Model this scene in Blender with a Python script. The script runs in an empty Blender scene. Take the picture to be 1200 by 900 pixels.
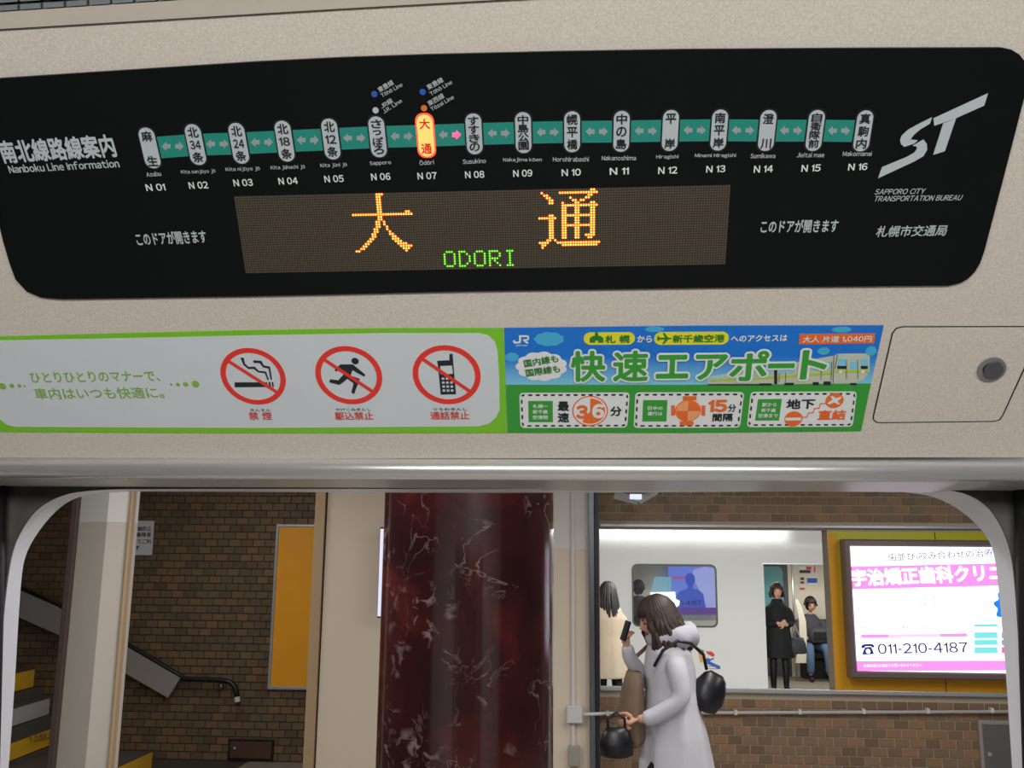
import bpy, bmesh, math, random
from mathutils import Vector, Matrix, Euler
random.seed(7)
C = bpy.context.scene
COL = C.collection
R = math.radians

# ------------------------------------------------------------ camera, world, lights, exposure
FPX = 1130.0
PITCH, YAW, ROLL = R(11.0), R(3.6), R(0.55)
CAM = Vector((0, 0, 1.75))
F0 = Vector((-math.sin(YAW) * math.cos(PITCH), math.cos(YAW) * math.cos(PITCH), math.sin(PITCH)))
R0 = Vector((math.cos(YAW), math.sin(YAW), 0))
U0 = R0.cross(F0)
RR = math.cos(ROLL) * R0 + math.sin(ROLL) * U0
UU = math.cos(ROLL) * U0 - math.sin(ROLL) * R0
cd = bpy.data.cameras.new('camera')
cam = bpy.data.objects.new('camera', cd)
COL.objects.link(cam)
m3 = Matrix((RR, UU, -F0)).transposed()
cam.matrix_world = Matrix.Translation(CAM) @ m3.to_4x4()
cd.sensor_width = 36
cd.lens = 36 * FPX / 1200
cd.clip_start = 0.02
C.camera = cam

w = bpy.data.worlds.new('world'); C.world = w; w.use_nodes = True
w.node_tree.nodes['Background'].inputs[0].default_value = (0.75, 0.82, 1, 1)
w.node_tree.nodes['Background'].inputs[1].default_value = 0.05

def area(name, loc, size, power, target=None, col=(1, 1, 1), rot=None):
    l = bpy.data.lights.new(name, 'AREA'); l.shape = 'RECTANGLE'
    l.size, l.size_y = size; l.energy = power; l.color = col
    o = bpy.data.objects.new(name, l); COL.objects.link(o); o.location = loc
    if target is not None:
        o.rotation_euler = (Vector(target) - Vector(loc)).to_track_quat('-Z', 'Y').to_euler()
    elif rot: o.rotation_euler = rot
    return o
# carriage ceiling lamps (behind and above the camera)
area('carriage_lamp', (0.15, -0.75, 2.22), (2.6, 0.35), 42, (0.1, 1.0, 1.75), (1, 0.978, 0.95))
# platform ceiling lamps
area('platform_lamp', (1.1, 5.4, 2.8), (0.10, 2.2), 34, None, (1, 0.97, 0.93))
area('platform_lamp', (3.2, 5.4, 2.8), (0.10, 2.2), 44, None, (1, 0.97, 0.93))
area('platform_lamp', (-1.9, 4.4, 2.8), (0.10, 2.0), 60, None, (1, 0.97, 0.93))
area('platform_lamp', (-3.0, 7.4, 2.8), (0.10, 1.2), 17, None, (1, 0.96, 0.9))
area('platform_lamp', (0.35, 2.9, 2.8), (0.10, 1.4), 40, None, (1, 0.97, 0.95))
# lamps lighting the built mirror image and the inside of its carriage
area('far_lamp', (1.3, 12.0, 2.27), (1.3, 0.05), 34, None, (1, 1, 1.0))
area('far_lamp', (2.85, 12.0, 2.27), (1.3, 0.05), 34, None, (1, 1, 1.0))
area('far_lamp', (4.4, 12.0, 2.27), (1.3, 0.05), 34, None, (1, 1, 1.0))
area('far_wash_lamp', (2.0, 9.6, 2.6), (5, 0.4), 165, (2.4, 15, 1.3), (1.0, 0.99, 0.96))
area('far_carriage_lamp', (4.2, 16.2, 2.15), (4.0, 0.25), 60, None, (1, 0.97, 0.9))

C.view_settings.view_transform = 'Standard'
C.view_settings.look = 'None'
C.view_settings.gamma = 1.0
C.view_settings.exposure = 0.0
C.cycles.use_denoising = True
C.cycles.max_bounces = 8

# ------------------------------------------------------------ helpers
def lin(c):
    return tuple(((x / 255) / 12.92 if x / 255 <= 0.04045 else ((x / 255 + 0.055) / 1.055) ** 2.4) for x in c)

def mat(name, col, rough=0.6, metal=0.0, var=0.0, scale=20.0, bump=0.0, bscale=None, coat=0.0, emit=0.0, spec=0.5, rand=0.0, trans=0.0):
    """procedural material; col = sRGB 0..255"""
    m = bpy.data.materials.new(name); m.use_nodes = True
    nt = m.node_tree; b = nt.nodes['Principled BSDF']
    c = lin(col)
    b.inputs['Roughness'].default_value = rough
    b.inputs['Metallic'].default_value = metal
    b.inputs['Specular IOR Level'].default_value = spec
    if coat: b.inputs['Coat Weight'].default_value = coat; b.inputs['Coat Roughness'].default_value = 0.05
    if trans: b.inputs['Transmission Weight'].default_value = trans
    tc = nt.nodes.new('ShaderNodeTexCoord')
    nz = nt.nodes.new('ShaderNodeTexNoise'); nz.inputs['Scale'].default_value = scale; nz.inputs['Detail'].default_value = 4
    nt.links.new(tc.outputs['Object'], nz.inputs['Vector'])
    mx = nt.nodes.new('ShaderNodeMix'); mx.data_type = 'RGBA'
    v = max(var, 0.02)
    mx.inputs[6].default_value = tuple(x * (1 - v) for x in c) + (1,)
    mx.inputs[7].default_value = tuple(min(1, x * (1 + v)) for x in c) + (1,)
    nt.links.new(nz.outputs['Fac'], mx.inputs[0])
    out = mx.outputs[2]
    if rand:
        ge = nt.nodes.new('ShaderNodeNewGeometry'); oi = nt.nodes.new('ShaderNodeObjectInfo')
        ad = nt.nodes.new('ShaderNodeMath'); ad.operation = 'ADD'
        nt.links.new(ge.outputs['Random Per Island'], ad.inputs[0]); nt.links.new(oi.outputs['Random'], ad.inputs[1])
        fr = nt.nodes.new('ShaderNodeMath'); fr.operation = 'FRACT'; nt.links.new(ad.outputs[0], fr.inputs[0])
        rp = nt.nodes.new('ShaderNodeValToRGB')
        e = rp.color_ramp.elements
        e[0].position = 0; e[0].color = tuple(x * (1 - rand) for x in c) + (1,)
        e[1].position = 1; e[1].color = (min(1, c[0] * (1 + rand * 1.3)), c[1] * (1 + rand * .55), c[2] * (1 + rand * .2), 1)
        k = e.new(0.5); k.color = (c[0] * .95, c[1] * 1.05, c[2] * 1.15, 1)
        nt.links.new(fr.outputs[0], rp.inputs[0])
        m2 = nt.nodes.new('ShaderNodeMix'); m2.data_type = 'RGBA'; m2.inputs[0].default_value = 0.75
        nt.links.new(out, m2.inputs[6]); nt.links.new(rp.outputs[0], m2.inputs[7]); out = m2.outputs[2]
    nt.links.new(out, b.inputs['Base Color'])
    if emit:
        nt.links.new(out, b.inputs['Emission Color']); b.inputs['Emission Strength'].default_value = emit
    if bump:
        n2 = nt.nodes.new('ShaderNodeTexNoise'); n2.inputs['Scale'].default_value = bscale or scale * 3
        nt.links.new(tc.outputs['Object'], n2.inputs['Vector'])
        bp = nt.nodes.new('ShaderNodeBump'); bp.inputs['Strength'].default_value = bump; bp.inputs['Distance'].default_value = 0.002
        nt.links.new(n2.outputs['Fac'], bp.inputs['Height']); nt.links.new(bp.outputs['Normal'], b.inputs['Normal'])
    return m

def empty(name, loc, label=None, cat=None, group=None):
    o = bpy.data.objects.new(name, None); COL.objects.link(o); o.location = loc
    o.empty_display_size = .05
    return tag(o, label, cat, group)

def tag(o, label=None, cat=None, group=None, kind=None):
    if label: o['label'] = label
    if cat: o['category'] = cat
    if group: o['group'] = group
    if kind: o['kind'] = kind
    return o

def wloc(o):
    v = Vector((0, 0, 0))
    while o is not None:
        v = v + o.location; o = o.parent
    return v

def obj(name, vf, m, parent=None, smooth=False, recalc=True):
    """one mesh object from world-space verts"""
    vs, fs = vf
    vs = [Vector(v) for v in vs]
    if parent is not None:
        base = wloc(parent)
    else:
        xs = [v.x for v in vs]; ys = [v.y for v in vs]; zs = [v.z for v in vs]
        base = Vector(((min(xs) + max(xs)) / 2, (min(ys) + max(ys)) / 2, min(zs)))
    me = bpy.data.meshes.new(name)
    me.from_pydata([v - base for v in vs], [], fs)
    if recalc:
        bm = bmesh.new(); bm.from_mesh(me); bmesh.ops.recalc_face_normals(bm, faces=bm.faces); bm.to_mesh(me); bm.free()
    if smooth:
        me.polygons.foreach_set('use_smooth', [True] * len(me.polygons))
    me.materials.append(m)
    o = bpy.data.objects.new(name, me); COL.objects.link(o)
    if parent is not None: o.parent = parent
    else: o.location = base
    return o

def join(*parts):
    V, Fc = [], []
    for vs, fs in parts:
        n = len(V); V += list(vs); Fc += [tuple(i + n for i in f) for f in fs]
    return V, Fc

def box(x0, x1, y0, y1, z0, z1, bev=0.0):
    if x0 > x1: x0, x1 = x1, x0
    if y0 > y1: y0, y1 = y1, y0
    if z0 > z1: z0, z1 = z1, z0
    if bev:
        bm = bmesh.new(); bmesh.ops.create_cube(bm, size=1)
        for v in bm.verts:
            v.co = Vector((x0 + (v.co.x + .5) * (x1 - x0), y0 + (v.co.y + .5) * (y1 - y0), z0 + (v.co.z + .5) * (z1 - z0)))
        bmesh.ops.bevel(bm, geom=bm.edges[:], offset=bev, segments=2, affect='EDGES', profile=0.5)
        bm.verts.index_update()
        r = ([v.co.copy() for v in bm.verts], [tuple(v.index for v in f.verts) for f in bm.faces]); bm.free(); return r
    v = [(x0, y0, z0), (x1, y0, z0), (x1, y1, z0), (x0, y1, z0), (x0, y0, z1), (x1, y0, z1), (x1, y1, z1), (x0, y1, z1)]
    return v, [(0, 3, 2, 1), (4, 5, 6, 7), (0, 1, 5, 4), (1, 2, 6, 5), (2, 3, 7, 6), (3, 0, 4, 7)]

def tube(pts, rad, n=10, cap=True, squash=None):
    pts = [Vector(p) for p in pts]; V = []; Fc = []
    if not isinstance(rad, (list, tuple)): rad = [rad] * len(pts)
    prev = None
    for i, p in enumerate(pts):
        a = pts[max(0, i - 1)]; b = pts[min(len(pts) - 1, i + 1)]
        t = (b - a).normalized()
        ref = prev if prev is not None else (Vector((0, 0, 1)) if abs(t.z) < .9 else Vector((1, 0, 0)))
        u = (ref - t * ref.dot(t)).normalized(); v = t.cross(u); prev = u
        for k in range(n):
            an = 2 * math.pi * k / n
            V.append(p + (u * math.cos(an) + v * math.sin(an)) * rad[i])
    for i in range(len(pts) - 1):
        for k in range(n):
            Fc.append((i * n + k, i * n + (k + 1) % n, (i + 1) * n + (k + 1) % n, (i + 1) * n + k))
    if cap:
        Fc.append(tuple(range(n - 1, -1, -1))); Fc.append(tuple((len(pts) - 1) * n + k for k in range(n)))
    return V, Fc

def ball(c, r, n=12, m_=8):
    if not isinstance(r, (tuple, list)): r = (r, r, r)
    c = Vector(c); V = [c + Vector((0, 0, r[2]))]; Fc = []
    for i in range(1, m_):
        th = math.pi * i / m_
        for k in range(n):
            ph = 2 * math.pi * k / n
            V.append(c + Vector((r[0] * math.sin(th) * math.cos(ph), r[1] * math.sin(th) * math.sin(ph), r[2] * math.cos(th))))
    V.append(c - Vector((0, 0, r[2])))
    for k in range(n): Fc.append((0, 1 + k, 1 + (k + 1) % n))
    for i in range(m_ - 2):
        for k in range(n):
            a = 1 + i * n + k; b = 1 + i * n + (k + 1) % n
            Fc.append((a, a + n, b + n, b))
    L = len(V) - 1; s = 1 + (m_ - 2) * n
    for k in range(n): Fc.append((s + k, L, s + (k + 1) % n))
    return V, Fc

class Surf:
    """a flat surface in the world, with u,v axes and outward normal"""
    def __init__(s, P0, u, v):
        s.P = Vector(P0); s.u = Vector(u).normalized(); s.v = Vector(v).normalized(); s.n = s.u.cross(s.v)
    def at(s, px, py):
        d = F0 + RR * ((px - 600) / FPX) - UU * ((py - 450) / FPX)
        t = (s.P - CAM).dot(s.n) / d.dot(s.n)
        q = CAM + d * t - s.P
        return (q.dot(s.u), q.dot(s.v))
    def pt(s, uv, off=0.0):
        return s.P + s.u * uv[0] + s.v * uv[1] + s.n * off
    def plate(s, uvs, o0, o1):
        n = len(uvs)
        V = [s.pt(q, o0) for q in uvs] + [s.pt(q, o1) for q in uvs]
        Fc = [tuple(range(n - 1, -1, -1)), tuple(range(n, 2 * n))] + [(i, (i + 1) % n, n + (i + 1) % n, n + i) for i in range(n)]
        return V, Fc
    def poly(s, pxs, o0, o1): return s.plate([s.at(*p) for p in pxs], o0, o1)
    def scale(s, px, py):     # plane units per horizontal / vertical pixel here
        a = s.at(px - 5, py); b = s.at(px + 5, py); c = s.at(px, py - 5); d = s.at(px, py + 5)
        return (b[0] - a[0]) / 10, (c[1] - d[1]) / 10

def circ(c, ru, rv=None, n=28, a0=0, a1=360):
    rv = rv or ru
    full = abs(a1 - a0) >= 360
    k = n if full else n + 1
    return [(c[0] + ru * math.cos(R(a0 + (a1 - a0) * i / n)), c[1] + rv * math.sin(R(a0 + (a1 - a0) * i / n))) for i in range(k)]

def rrect(u0, u1, v0, v1, r, n=6):
    out = []
    for cx, cy, a in ((u1 - r, v0 + r, -90), (u1 - r, v1 - r, 0), (u0 + r, v1 - r, 90), (u0 + r, v0 + r, 180)):
        for i in range(n + 1):
            an = R(a + 90 * i / n); out.append((cx + r * math.cos(an), cy + r * math.sin(an)))
    return out

def ring(s, outer, inner, o0, o1):
    n = len(outer)
    V = [s.pt(q, o0) for q in outer] + [s.pt(q, o0) for q in inner] + [s.pt(q, o1) for q in outer] + [s.pt(q, o1) for q in inner]
    Fc = []
    for i in range(n):
        j = (i + 1) % n
        Fc += [(i, j, n + j, n + i), (2 * n + i, 3 * n + i, 3 * n + j, 2 * n + j), (i, 2 * n + i, 2 * n + j, j), (n + i, n + j, 3 * n + j, 3 * n + i)]
    return V, Fc

def frame(s, x0, x1, z0, z1, wd, o0, o1):
    """a mitred rectangular frame with a sloping inner lip"""
    a = [(x0, z0), (x1, z0), (x1, z1), (x0, z1)]; b = [(x0 + wd, z0 + wd), (x1 - wd, z0 + wd), (x1 - wd, z1 - wd), (x0 + wd, z1 - wd)]
    k = wd * .22; m_ = [(x0 + k, z0 + k), (x1 - k, z0 + k), (x1 - k, z1 - k), (x0 + k, z1 - k)]; e = [(x0 + wd - k, z0 + wd - k), (x1 - wd + k, z0 + wd - k), (x1 - wd + k, z1 - wd + k), (x0 + wd - k, z1 - wd + k)]
    V = [s.pt(q, o0) for q in a] + [s.pt(q, o1 - k) for q in a] + [s.pt(q, o1) for q in m_] + [s.pt(q, o1) for q in e] + [s.pt(q, o1 - k) for q in b] + [s.pt(q, o0) for q in b]
    Fc = [(r_ * 4 + i, r_ * 4 + (i + 1) % 4, ((r_ + 1) % 6) * 4 + (i + 1) % 4, ((r_ + 1) % 6) * 4 + i) for r_ in range(6) for i in range(4)]
    return V, Fc

_tc = {}
def glyph(ch, res):
    key = (ch, res)
    if key in _tc: return _tc[key]
    c = bpy.data.curves.new('t', 'FONT'); c.body = ch; c.size = 1; c.resolution_u = res
    o = bpy.data.objects.new('t', c); COL.objects.link(o)
    dg = bpy.context.evaluated_depsgraph_get()
    me = bpy.data.meshes.new_from_object(o.evaluated_get(dg))
    V = [(v.co.x, v.co.y) for v in me.vertices]; Fc = [tuple(p.vertices) for p in me.polygons]
    bpy.data.objects.remove(o); bpy.data.curves.remove(c); bpy.data.meshes.remove(me)
    _tc[key] = (V, Fc); return V, Fc

def glyphs(txt, rad=0.0, res=3, rings=1):
    """a line of lettering; latin signs take the full-width grotesque forms set with their own spacing; rad thickens the strokes"""
    key = (txt, rad, res, 'line')
    if key in _tc: return _tc[key]
    V, Fc, x = [], [], 0.0
    for ch in txt:
        if ch == ' ': x += .32; continue
        base = {'ō': 'o', 'ū': 'u', 'Ō': 'O'}.get(ch, ch)
        if 33 <= ord(base) < 127:
            if base == 'I': g, f = [(0, 0), (.085, 0), (.085, .73), (0, .73)], [(0, 1, 2, 3)]
            elif base == '1': g, f = [(.13, 0), (.215, 0), (.215, .73), (.15, .73), (.13, .66), (.0, .58), (.0, .51), (.13, .56)], [(0, 1, 2, 3, 4, 5, 6, 7)]
            elif base == '-': g, f = [(0, .26), (.22, .26), (.22, .34), (0, .34)], [(0, 1, 2, 3)]
            else: g, f = glyph(chr(ord(base) + 0xFEE0), res)
            gx0 = min(p[0] for p in g); gx1 = max(p[0] for p in g)
            g = [(p[0] - gx0 + .05, p[1]) for p in g]; adv = gx1 - gx0 + .10
            if base != ch:
                ym = max(p[1] for p in g); k = len(g); w2 = gx1 - gx0
                g = g + [(.05 + w2 * .15, ym + .07), (.05 + w2 * .85, ym + .07), (.05 + w2 * .85, ym + .13), (.05 + w2 * .15, ym + .13)]; f = list(f) + [(k, k + 1, k + 2, k + 3)]
        else:
            g, f = glyph(ch, res); adv = 1.0
        k = len(V); V += [(p[0] + x, p[1], 0) for p in g]; Fc += [tuple(i + k for i in q) for q in f]; x += adv
    if rad:
        bv, bf = V, Fc; V, Fc = list(bv), list(bf)
        nd = 8 if rad < .05 else 16; ly = 0
        for rr_ in ((rad,) if rad < .06 else (rad, rad * .55)):
            for i in range(nd):
                a = 2 * math.pi * i / nd; k = len(V); ly += 1
                V += [(p[0] + rr_ * math.cos(a), p[1] + rr_ * math.sin(a), ly) for p in bv]; Fc += [tuple(j + k for j in q) for q in bf]
    _tc[key] = (V, Fc); return V, Fc

def text(s, txt, p0, p1, h, m, parent, off=0.012, lift=0.0006, bold=0.02, shear=0.0, outline=None, name='lettering', res=3):
    """writing on surface s: p0,p1 pixel ends of the bottom line, h pixel height"""
    a = s.at(*p0); b = s.at(*p1)
    t0 = s.at(p0[0], p0[1] - h); hv = abs(t0[1] - a[1])
    V, Fc = glyphs(txt, bold, res); eps = 1.2e-5 if s.P.y < 2 else 1e-4
    x0 = min(v[0] for v in V); x1 = max(v[0] for v in V); y0 = min(v[1] for v in V); y1 = max(v[1] for v in V)
    du = (b[0] - a[0], b[1] - a[1])
    L = math.hypot(*du); pu = (-du[1] / L, du[0] / L)
    def mp(v, o):
        fx = (v[0] - x0) / (x1 - x0); fy = (v[1] - y0) / (y1 - y0)
        return s.pt((a[0] + du[0] * fx + (pu[0]) * hv * fy + shear * hv * fy, a[1] + du[1] * fx + pu[1] * hv * fy), o)
    if outline:
        Vo, Fo = glyphs(txt, outline[1], res)
        obj('lettering_outline', ([mp(v, off + lift * .3 + eps * v[2] * .5) for v in Vo], Fo), outline[0], parent, recalc=False)
    return obj(name, ([mp(v, off + lift + eps * v[2]) for v in V], Fc), m, parent, recalc=False)

# ------------------------------------------------------------ materials
M = {}
def speckle():
    m = bpy.data.materials.new('speckled_cream_panel'); m.use_nodes = True; nt = m.node_tree; b = nt.nodes['Principled BSDF']
    tc = nt.nodes.new('ShaderNodeTexCoord')
    n1 = nt.nodes.new('ShaderNodeTexNoise'); n1.inputs['Scale'].default_value = 420; n1.inputs['Detail'].default_value = 3
    nt.links.new(tc.outputs['Object'], n1.inputs['Vector'])
    r = nt.nodes.new('ShaderNodeValToRGB'); e = r.color_ramp.elements
    e[0].position = .36; e[0].color = lin((189, 183, 173)) + (1,)
    e[1].position = .64; e[1].color = lin((206, 200, 190)) + (1,)
    nt.links.new(n1.outputs['Fac'], r.inputs[0]); nt.links.new(r.outputs[0], b.inputs['Base Color'])
    b.inputs['Roughness'].default_value = .55; b.inputs['Specular IOR Level'].default_value = .3
    return m
M['cream'] = speckle()
M['plaincream'] = mat('plain_cream_trim', (184, 176, 165), .5, var=.03)
M['black'] = mat('black_display_glass', (16, 19, 20), .35, var=.05, spec=.12)
M['blackline'] = mat('black_gap', (18, 18, 18), .8)
M['white_ink'] = mat('white_print', (176, 186, 190), .6)
M['code_ink'] = mat('bright_white_print', (215, 222, 222), .6)
M['teal'] = mat('teal_print', (22, 132, 120), .55, var=.03)
M['pill'] = mat('pale_station_window', (176, 186, 192), .5)
M['pill_text'] = mat('black_print', (22, 26, 28), .6)
M['pill_rim'] = mat('dark_rim', (10, 12, 16), .6)
M['arrow'] = mat('grey_arrow_print', (140, 156, 152), .6)
M['pinkarrow'] = mat('lit_pink_arrow', (255, 88, 130), .6, emit=.95)
M['bluedot'] = mat('blue_dot_print', (30, 84, 180), .6)
M['orangedot'] = mat('orange_dot_print', (205, 115, 35), .6)
M['led_back'] = mat('led_board', (40, 36, 30), .7)
M['led_dot'] = mat('unlit_led', (86, 76, 60), .5)
M['led_or'] = mat('lit_orange_led', (255, 92, 14), .5, emit=.95)
M['led_core'] = mat('lit_orange_led_core', (255, 205, 96), .5, emit=1.15)
M['led_gr'] = mat('lit_green_led', (70, 178, 28), .5, emit=.7)
M['led_grc'] = mat('lit_green_led_core', (140, 238, 70), .5, emit=.8)
M['stick_white'] = mat('pale_sticker_print', (200, 208, 214), .45)
M['stick_green'] = mat('lime_sticker_print', (118, 190, 42), .45)
M['green_ink'] = mat('green_print', (128, 176, 66), .5)
M['red_ink'] = mat('red_print', (220, 52, 42), .5)
M['crimson'] = mat('crimson_print', (206, 70, 70), .5)
M['ink'] = mat('dark_print', (24, 32, 42), .5)
M['ad_green'] = mat('advert_green', (50, 150, 52), .45)
M['ad_white'] = mat('advert_white', (218, 222, 224), .45)
M['ad_yellow'] = mat('advert_yellow', (220, 216, 36), .45)
M['ad_orange'] = mat('advert_orange', (226, 106, 40), .45)
M['ad_paleorange'] = mat('advert_pale_orange', (232, 158, 108), .45)
M['ad_cloud'] = mat('advert_cloud_blue', (66, 168, 212), .45)
M['ad_darkgreen'] = mat('advert_dark_green', (34, 120, 44), .45)
M['ad_grey'] = mat('advert_train_grey', (186, 192, 178), .45)
M['ad_lime'] = mat('advert_train_lime', (168, 198, 58), .45)
M['ad_glass'] = mat('advert_train_glass', (120, 196, 222), .45)
M['alu'] = mat('brushed_aluminium', (212, 214, 214), .24, metal=.65, var=.03)
M['under'] = mat('header_underside', (190, 192, 194), .3, metal=.2, var=.08)
M['dirty'] = mat('grimy_door_pocket', (78, 77, 74), .6, metal=.3, var=.6, scale=30)
M['frame_white'] = mat('pale_door_frame', (232, 236, 245), .3, var=.04)
M['rubber'] = mat('black_rubber', (14, 15, 18), .7)
M['lock'] = mat('grey_lock_metal', (110, 112, 118), .35, metal=.7)
M['lockrim'] = mat('lock_rim_metal', (150, 150, 152), .4, metal=.6)
M['vent'] = mat('vent_slat_metal', (150, 160, 165), .35, metal=.5)
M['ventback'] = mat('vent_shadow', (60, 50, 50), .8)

def grad(name, c0, c1, axis_pts):
    """flat print that fades between two inks along world z (the print itself is a gradient)"""
    m = bpy.data.materials.new(name); m.use_nodes = True; nt = m.node_tree; b = nt.nodes['Principled BSDF']
    ge = nt.nodes.new('ShaderNodeNewGeometry'); sx = nt.nodes.new('ShaderNodeSeparateXYZ'); nt.links.new(ge.outputs['Position'], sx.inputs[0])
    mr = nt.nodes.new('ShaderNodeMapRange'); mr.inputs[1].default_value = axis_pts[0]; mr.inputs[2].default_value = axis_pts[1]
    nt.links.new(sx.outputs['Z'], mr.inputs[0])
    mx = nt.nodes.new('ShaderNodeMix'); mx.data_type = 'RGBA'; mx.inputs[6].default_value = lin(c0) + (1,); mx.inputs[7].default_value = lin(c1) + (1,)
    nt.links.new(mr.outputs[0], mx.inputs[0]); nt.links.new(mx.outputs[2], b.inputs['Base Color']); b.inputs['Roughness'].default_value = .45
    return m

# ============================================================ CARRIAGE: lintel over the door
TILT = R(42)
def d_of(px, py): return F0 + RR * ((px - 600) / FPX) - UU * ((py - 450) / FPX)
q = d_of(600, 537); P0 = CAM + q * (1.25 / q.y)
L = Surf((0, P0.y, P0.z), (1, 0, 0), (0, -math.sin(TILT), math.cos(TILT)))
vt = L.at(0, 34)[1]
# the speckled panel: lower edge at the rail, upper edge at the seam (the seam runs level along the car)
seam = [(-120, 41), (0, 34), (200, 22), (400, 10), (560, 1), (800, -12), (1320, -22)]
pan = [(-120, 537), (300, 537), (600, 537), (900, 536), (1320, 536)]
wl = obj('wall_front', L.poly(pan + seam[::-1], -0.02, 0.0), M['cream']); tag(wl, kind='structure')
band = [(-120, 21), (0, 14), (210, 0), (400, -12), (800, -40), (1320, -55)]
tag(obj('trim_1', L.poly([(a, b + .0) for a, b in seam] + band[::-1], -0.02, 0.0016), M['plaincream']), kind='structure')
tag(obj('trim_2', L.poly([(a, b - .2) for a, b in seam] + [(a, b + .6) for a, b in seam[::-1]], 0.0016, 0.0024), M['blackline']), kind='structure')

# ceiling grille above the lintel, top left corner
gv = empty('ceiling_grille', L.pt(L.at(60, 6), 0), 'grey slatted ceiling grille above the cream band at top left', 'grille')
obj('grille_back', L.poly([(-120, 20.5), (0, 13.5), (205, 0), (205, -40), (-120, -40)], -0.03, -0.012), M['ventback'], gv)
for row in range(2):
    for k in range(12):
        x0 = -110 + k * 27; x1 = x0 + 24
        f = lambda x: 13.2 - x * .066 - row * 9.5 - .9
        if x0 > 215: continue
        obj('slat', L.poly([(x0, f(x0)), (x1, f(x1)), (x1, f(x1) - 6.0), (x0, f(x0) - 6.0)], -0.012, 0.003), M['vent'], gv)

# ---------------- black route display
disp_px = [(-10, 205), (-4, 240), (0, 258), (6, 283), (13, 307), (20, 326), (33, 340), (50, 347), (75, 349), (300, 345.5), (540, 340), (840, 335.5), (1110, 333),
           (1124, 330), (1133, 325), (1141, 317), (1147, 307), (1152, 293), (1175, 205), (1203, 96), (1203, 82), (1200, 72), (1193, 63), (1184, 57.5), (1172, 55),
           (1000, 55.5), (800, 57), (650, 59.5), (500, 63), (400, 66.5), (300, 71.5), (200, 78), (100, 84.5), (0, 91), (-28, 94), (-40, 105)]
RD = empty('route_display', L.pt(L.at(600, 340)), 'long black train route display with glowing station name in orange dots', 'display')
bd = obj('display_board', L.poly(disp_px, 0.0, 0.004), M['black'], RD)
T = 0.004
def lt(txt, x0, y0, x1, y1, h, m='white_ink', parent=RD, **k):
    k.setdefault('off', T)
    return text(L, txt, (x0, y0), (x1, y1), h, M[m], parent, **k)
# teal line band, one stretch between each pair of stations
st = [(177.5, 172, '麻生', 'Asabu', 'N 01'), (231, 168, '北34条', 'Kita sanjūyo jō', 'N 02'), (281.5, 166.5, '北24条', 'Kita nijūyo jō', 'N 03'),
      (335, 164, '北18条', 'Kita jūhachi jō', 'N 04'), (389, 161.5, '北12条', 'Kita jūni jō', 'N 05'), (443.5, 159, 'さっぽろ', 'Sapporo', 'N 06'),
      (499.5, 157.5, '大通', 'Ōdōri', 'N 07'), (556, 155.5, 'すすきの', 'Susukino', 'N 08'), (613.5, 154, '中島公園', 'Nakajima kōen', 'N 09'),
      (670.5, 153, '幌平橋', 'Horohirabashi', 'N 10'), (728, 152.5, '中の島', 'Nakanoshima', 'N 11'), (785, 151.5, '平岸', 'Hiragishi', 'N 12'),
      (842, 151, '南平岸', 'Minami Hiragishi', 'N 13'), (898, 151.5, '澄川', 'Sumikawa', 'N 14'), (954, 151.5, '自衛隊前', 'Jieitai mae', 'N 15'),
      (1010, 152, '真駒内', 'Makomanai', 'N 16')]
code_x = [(185, 218), (235, 215.5), (287, 212.5), (339.5, 210.5), (393, 208), (447.5, 205.5), (501.5, 204.5), (557, 203), (613, 201.5), (669.5, 200.5), (725.5, 199), (782, 198), (838, 196.5), (893.5, 196.5), (949, 195.5), (1003.5, 194)]
for i in range(15):
    xa, ya = st[i][0], st[i][1]; xb, yb = st[i + 1][0], st[i + 1][1]
    obj('line_band', L.poly([(xa, ya + 13), (xb, yb + 13), (xb, yb - 12.5), (xa, ya - 12.5)], T, T + .0004), M['teal'], RD)
    # arrows
    for sgn in (-1, 1):
        cx = (xa + xb) / 2 + sgn * 7.4; cy = (ya + yb) / 2
        a = [(0, 5.6), (6, 0), (0, -5.6), (0, -2.6), (-5, -2.6), (-5, 2.6), (0, 2.6)]
        pts = [(cx + sgn * x * .95, cy + y) for x, y in a]
        lit = (i == 6 and sgn == 1)
        obj('arrow', L.poly(pts, T + .0004, T + .0008), M['pinkarrow' if lit else 'arrow'], RD)
litpill = mat('lit_station_window', (255, 176, 96), .5, emit=.95)
litpill_ends = mat('lit_station_window_rim', (255, 74, 52), .5, emit=1.0)
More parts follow.
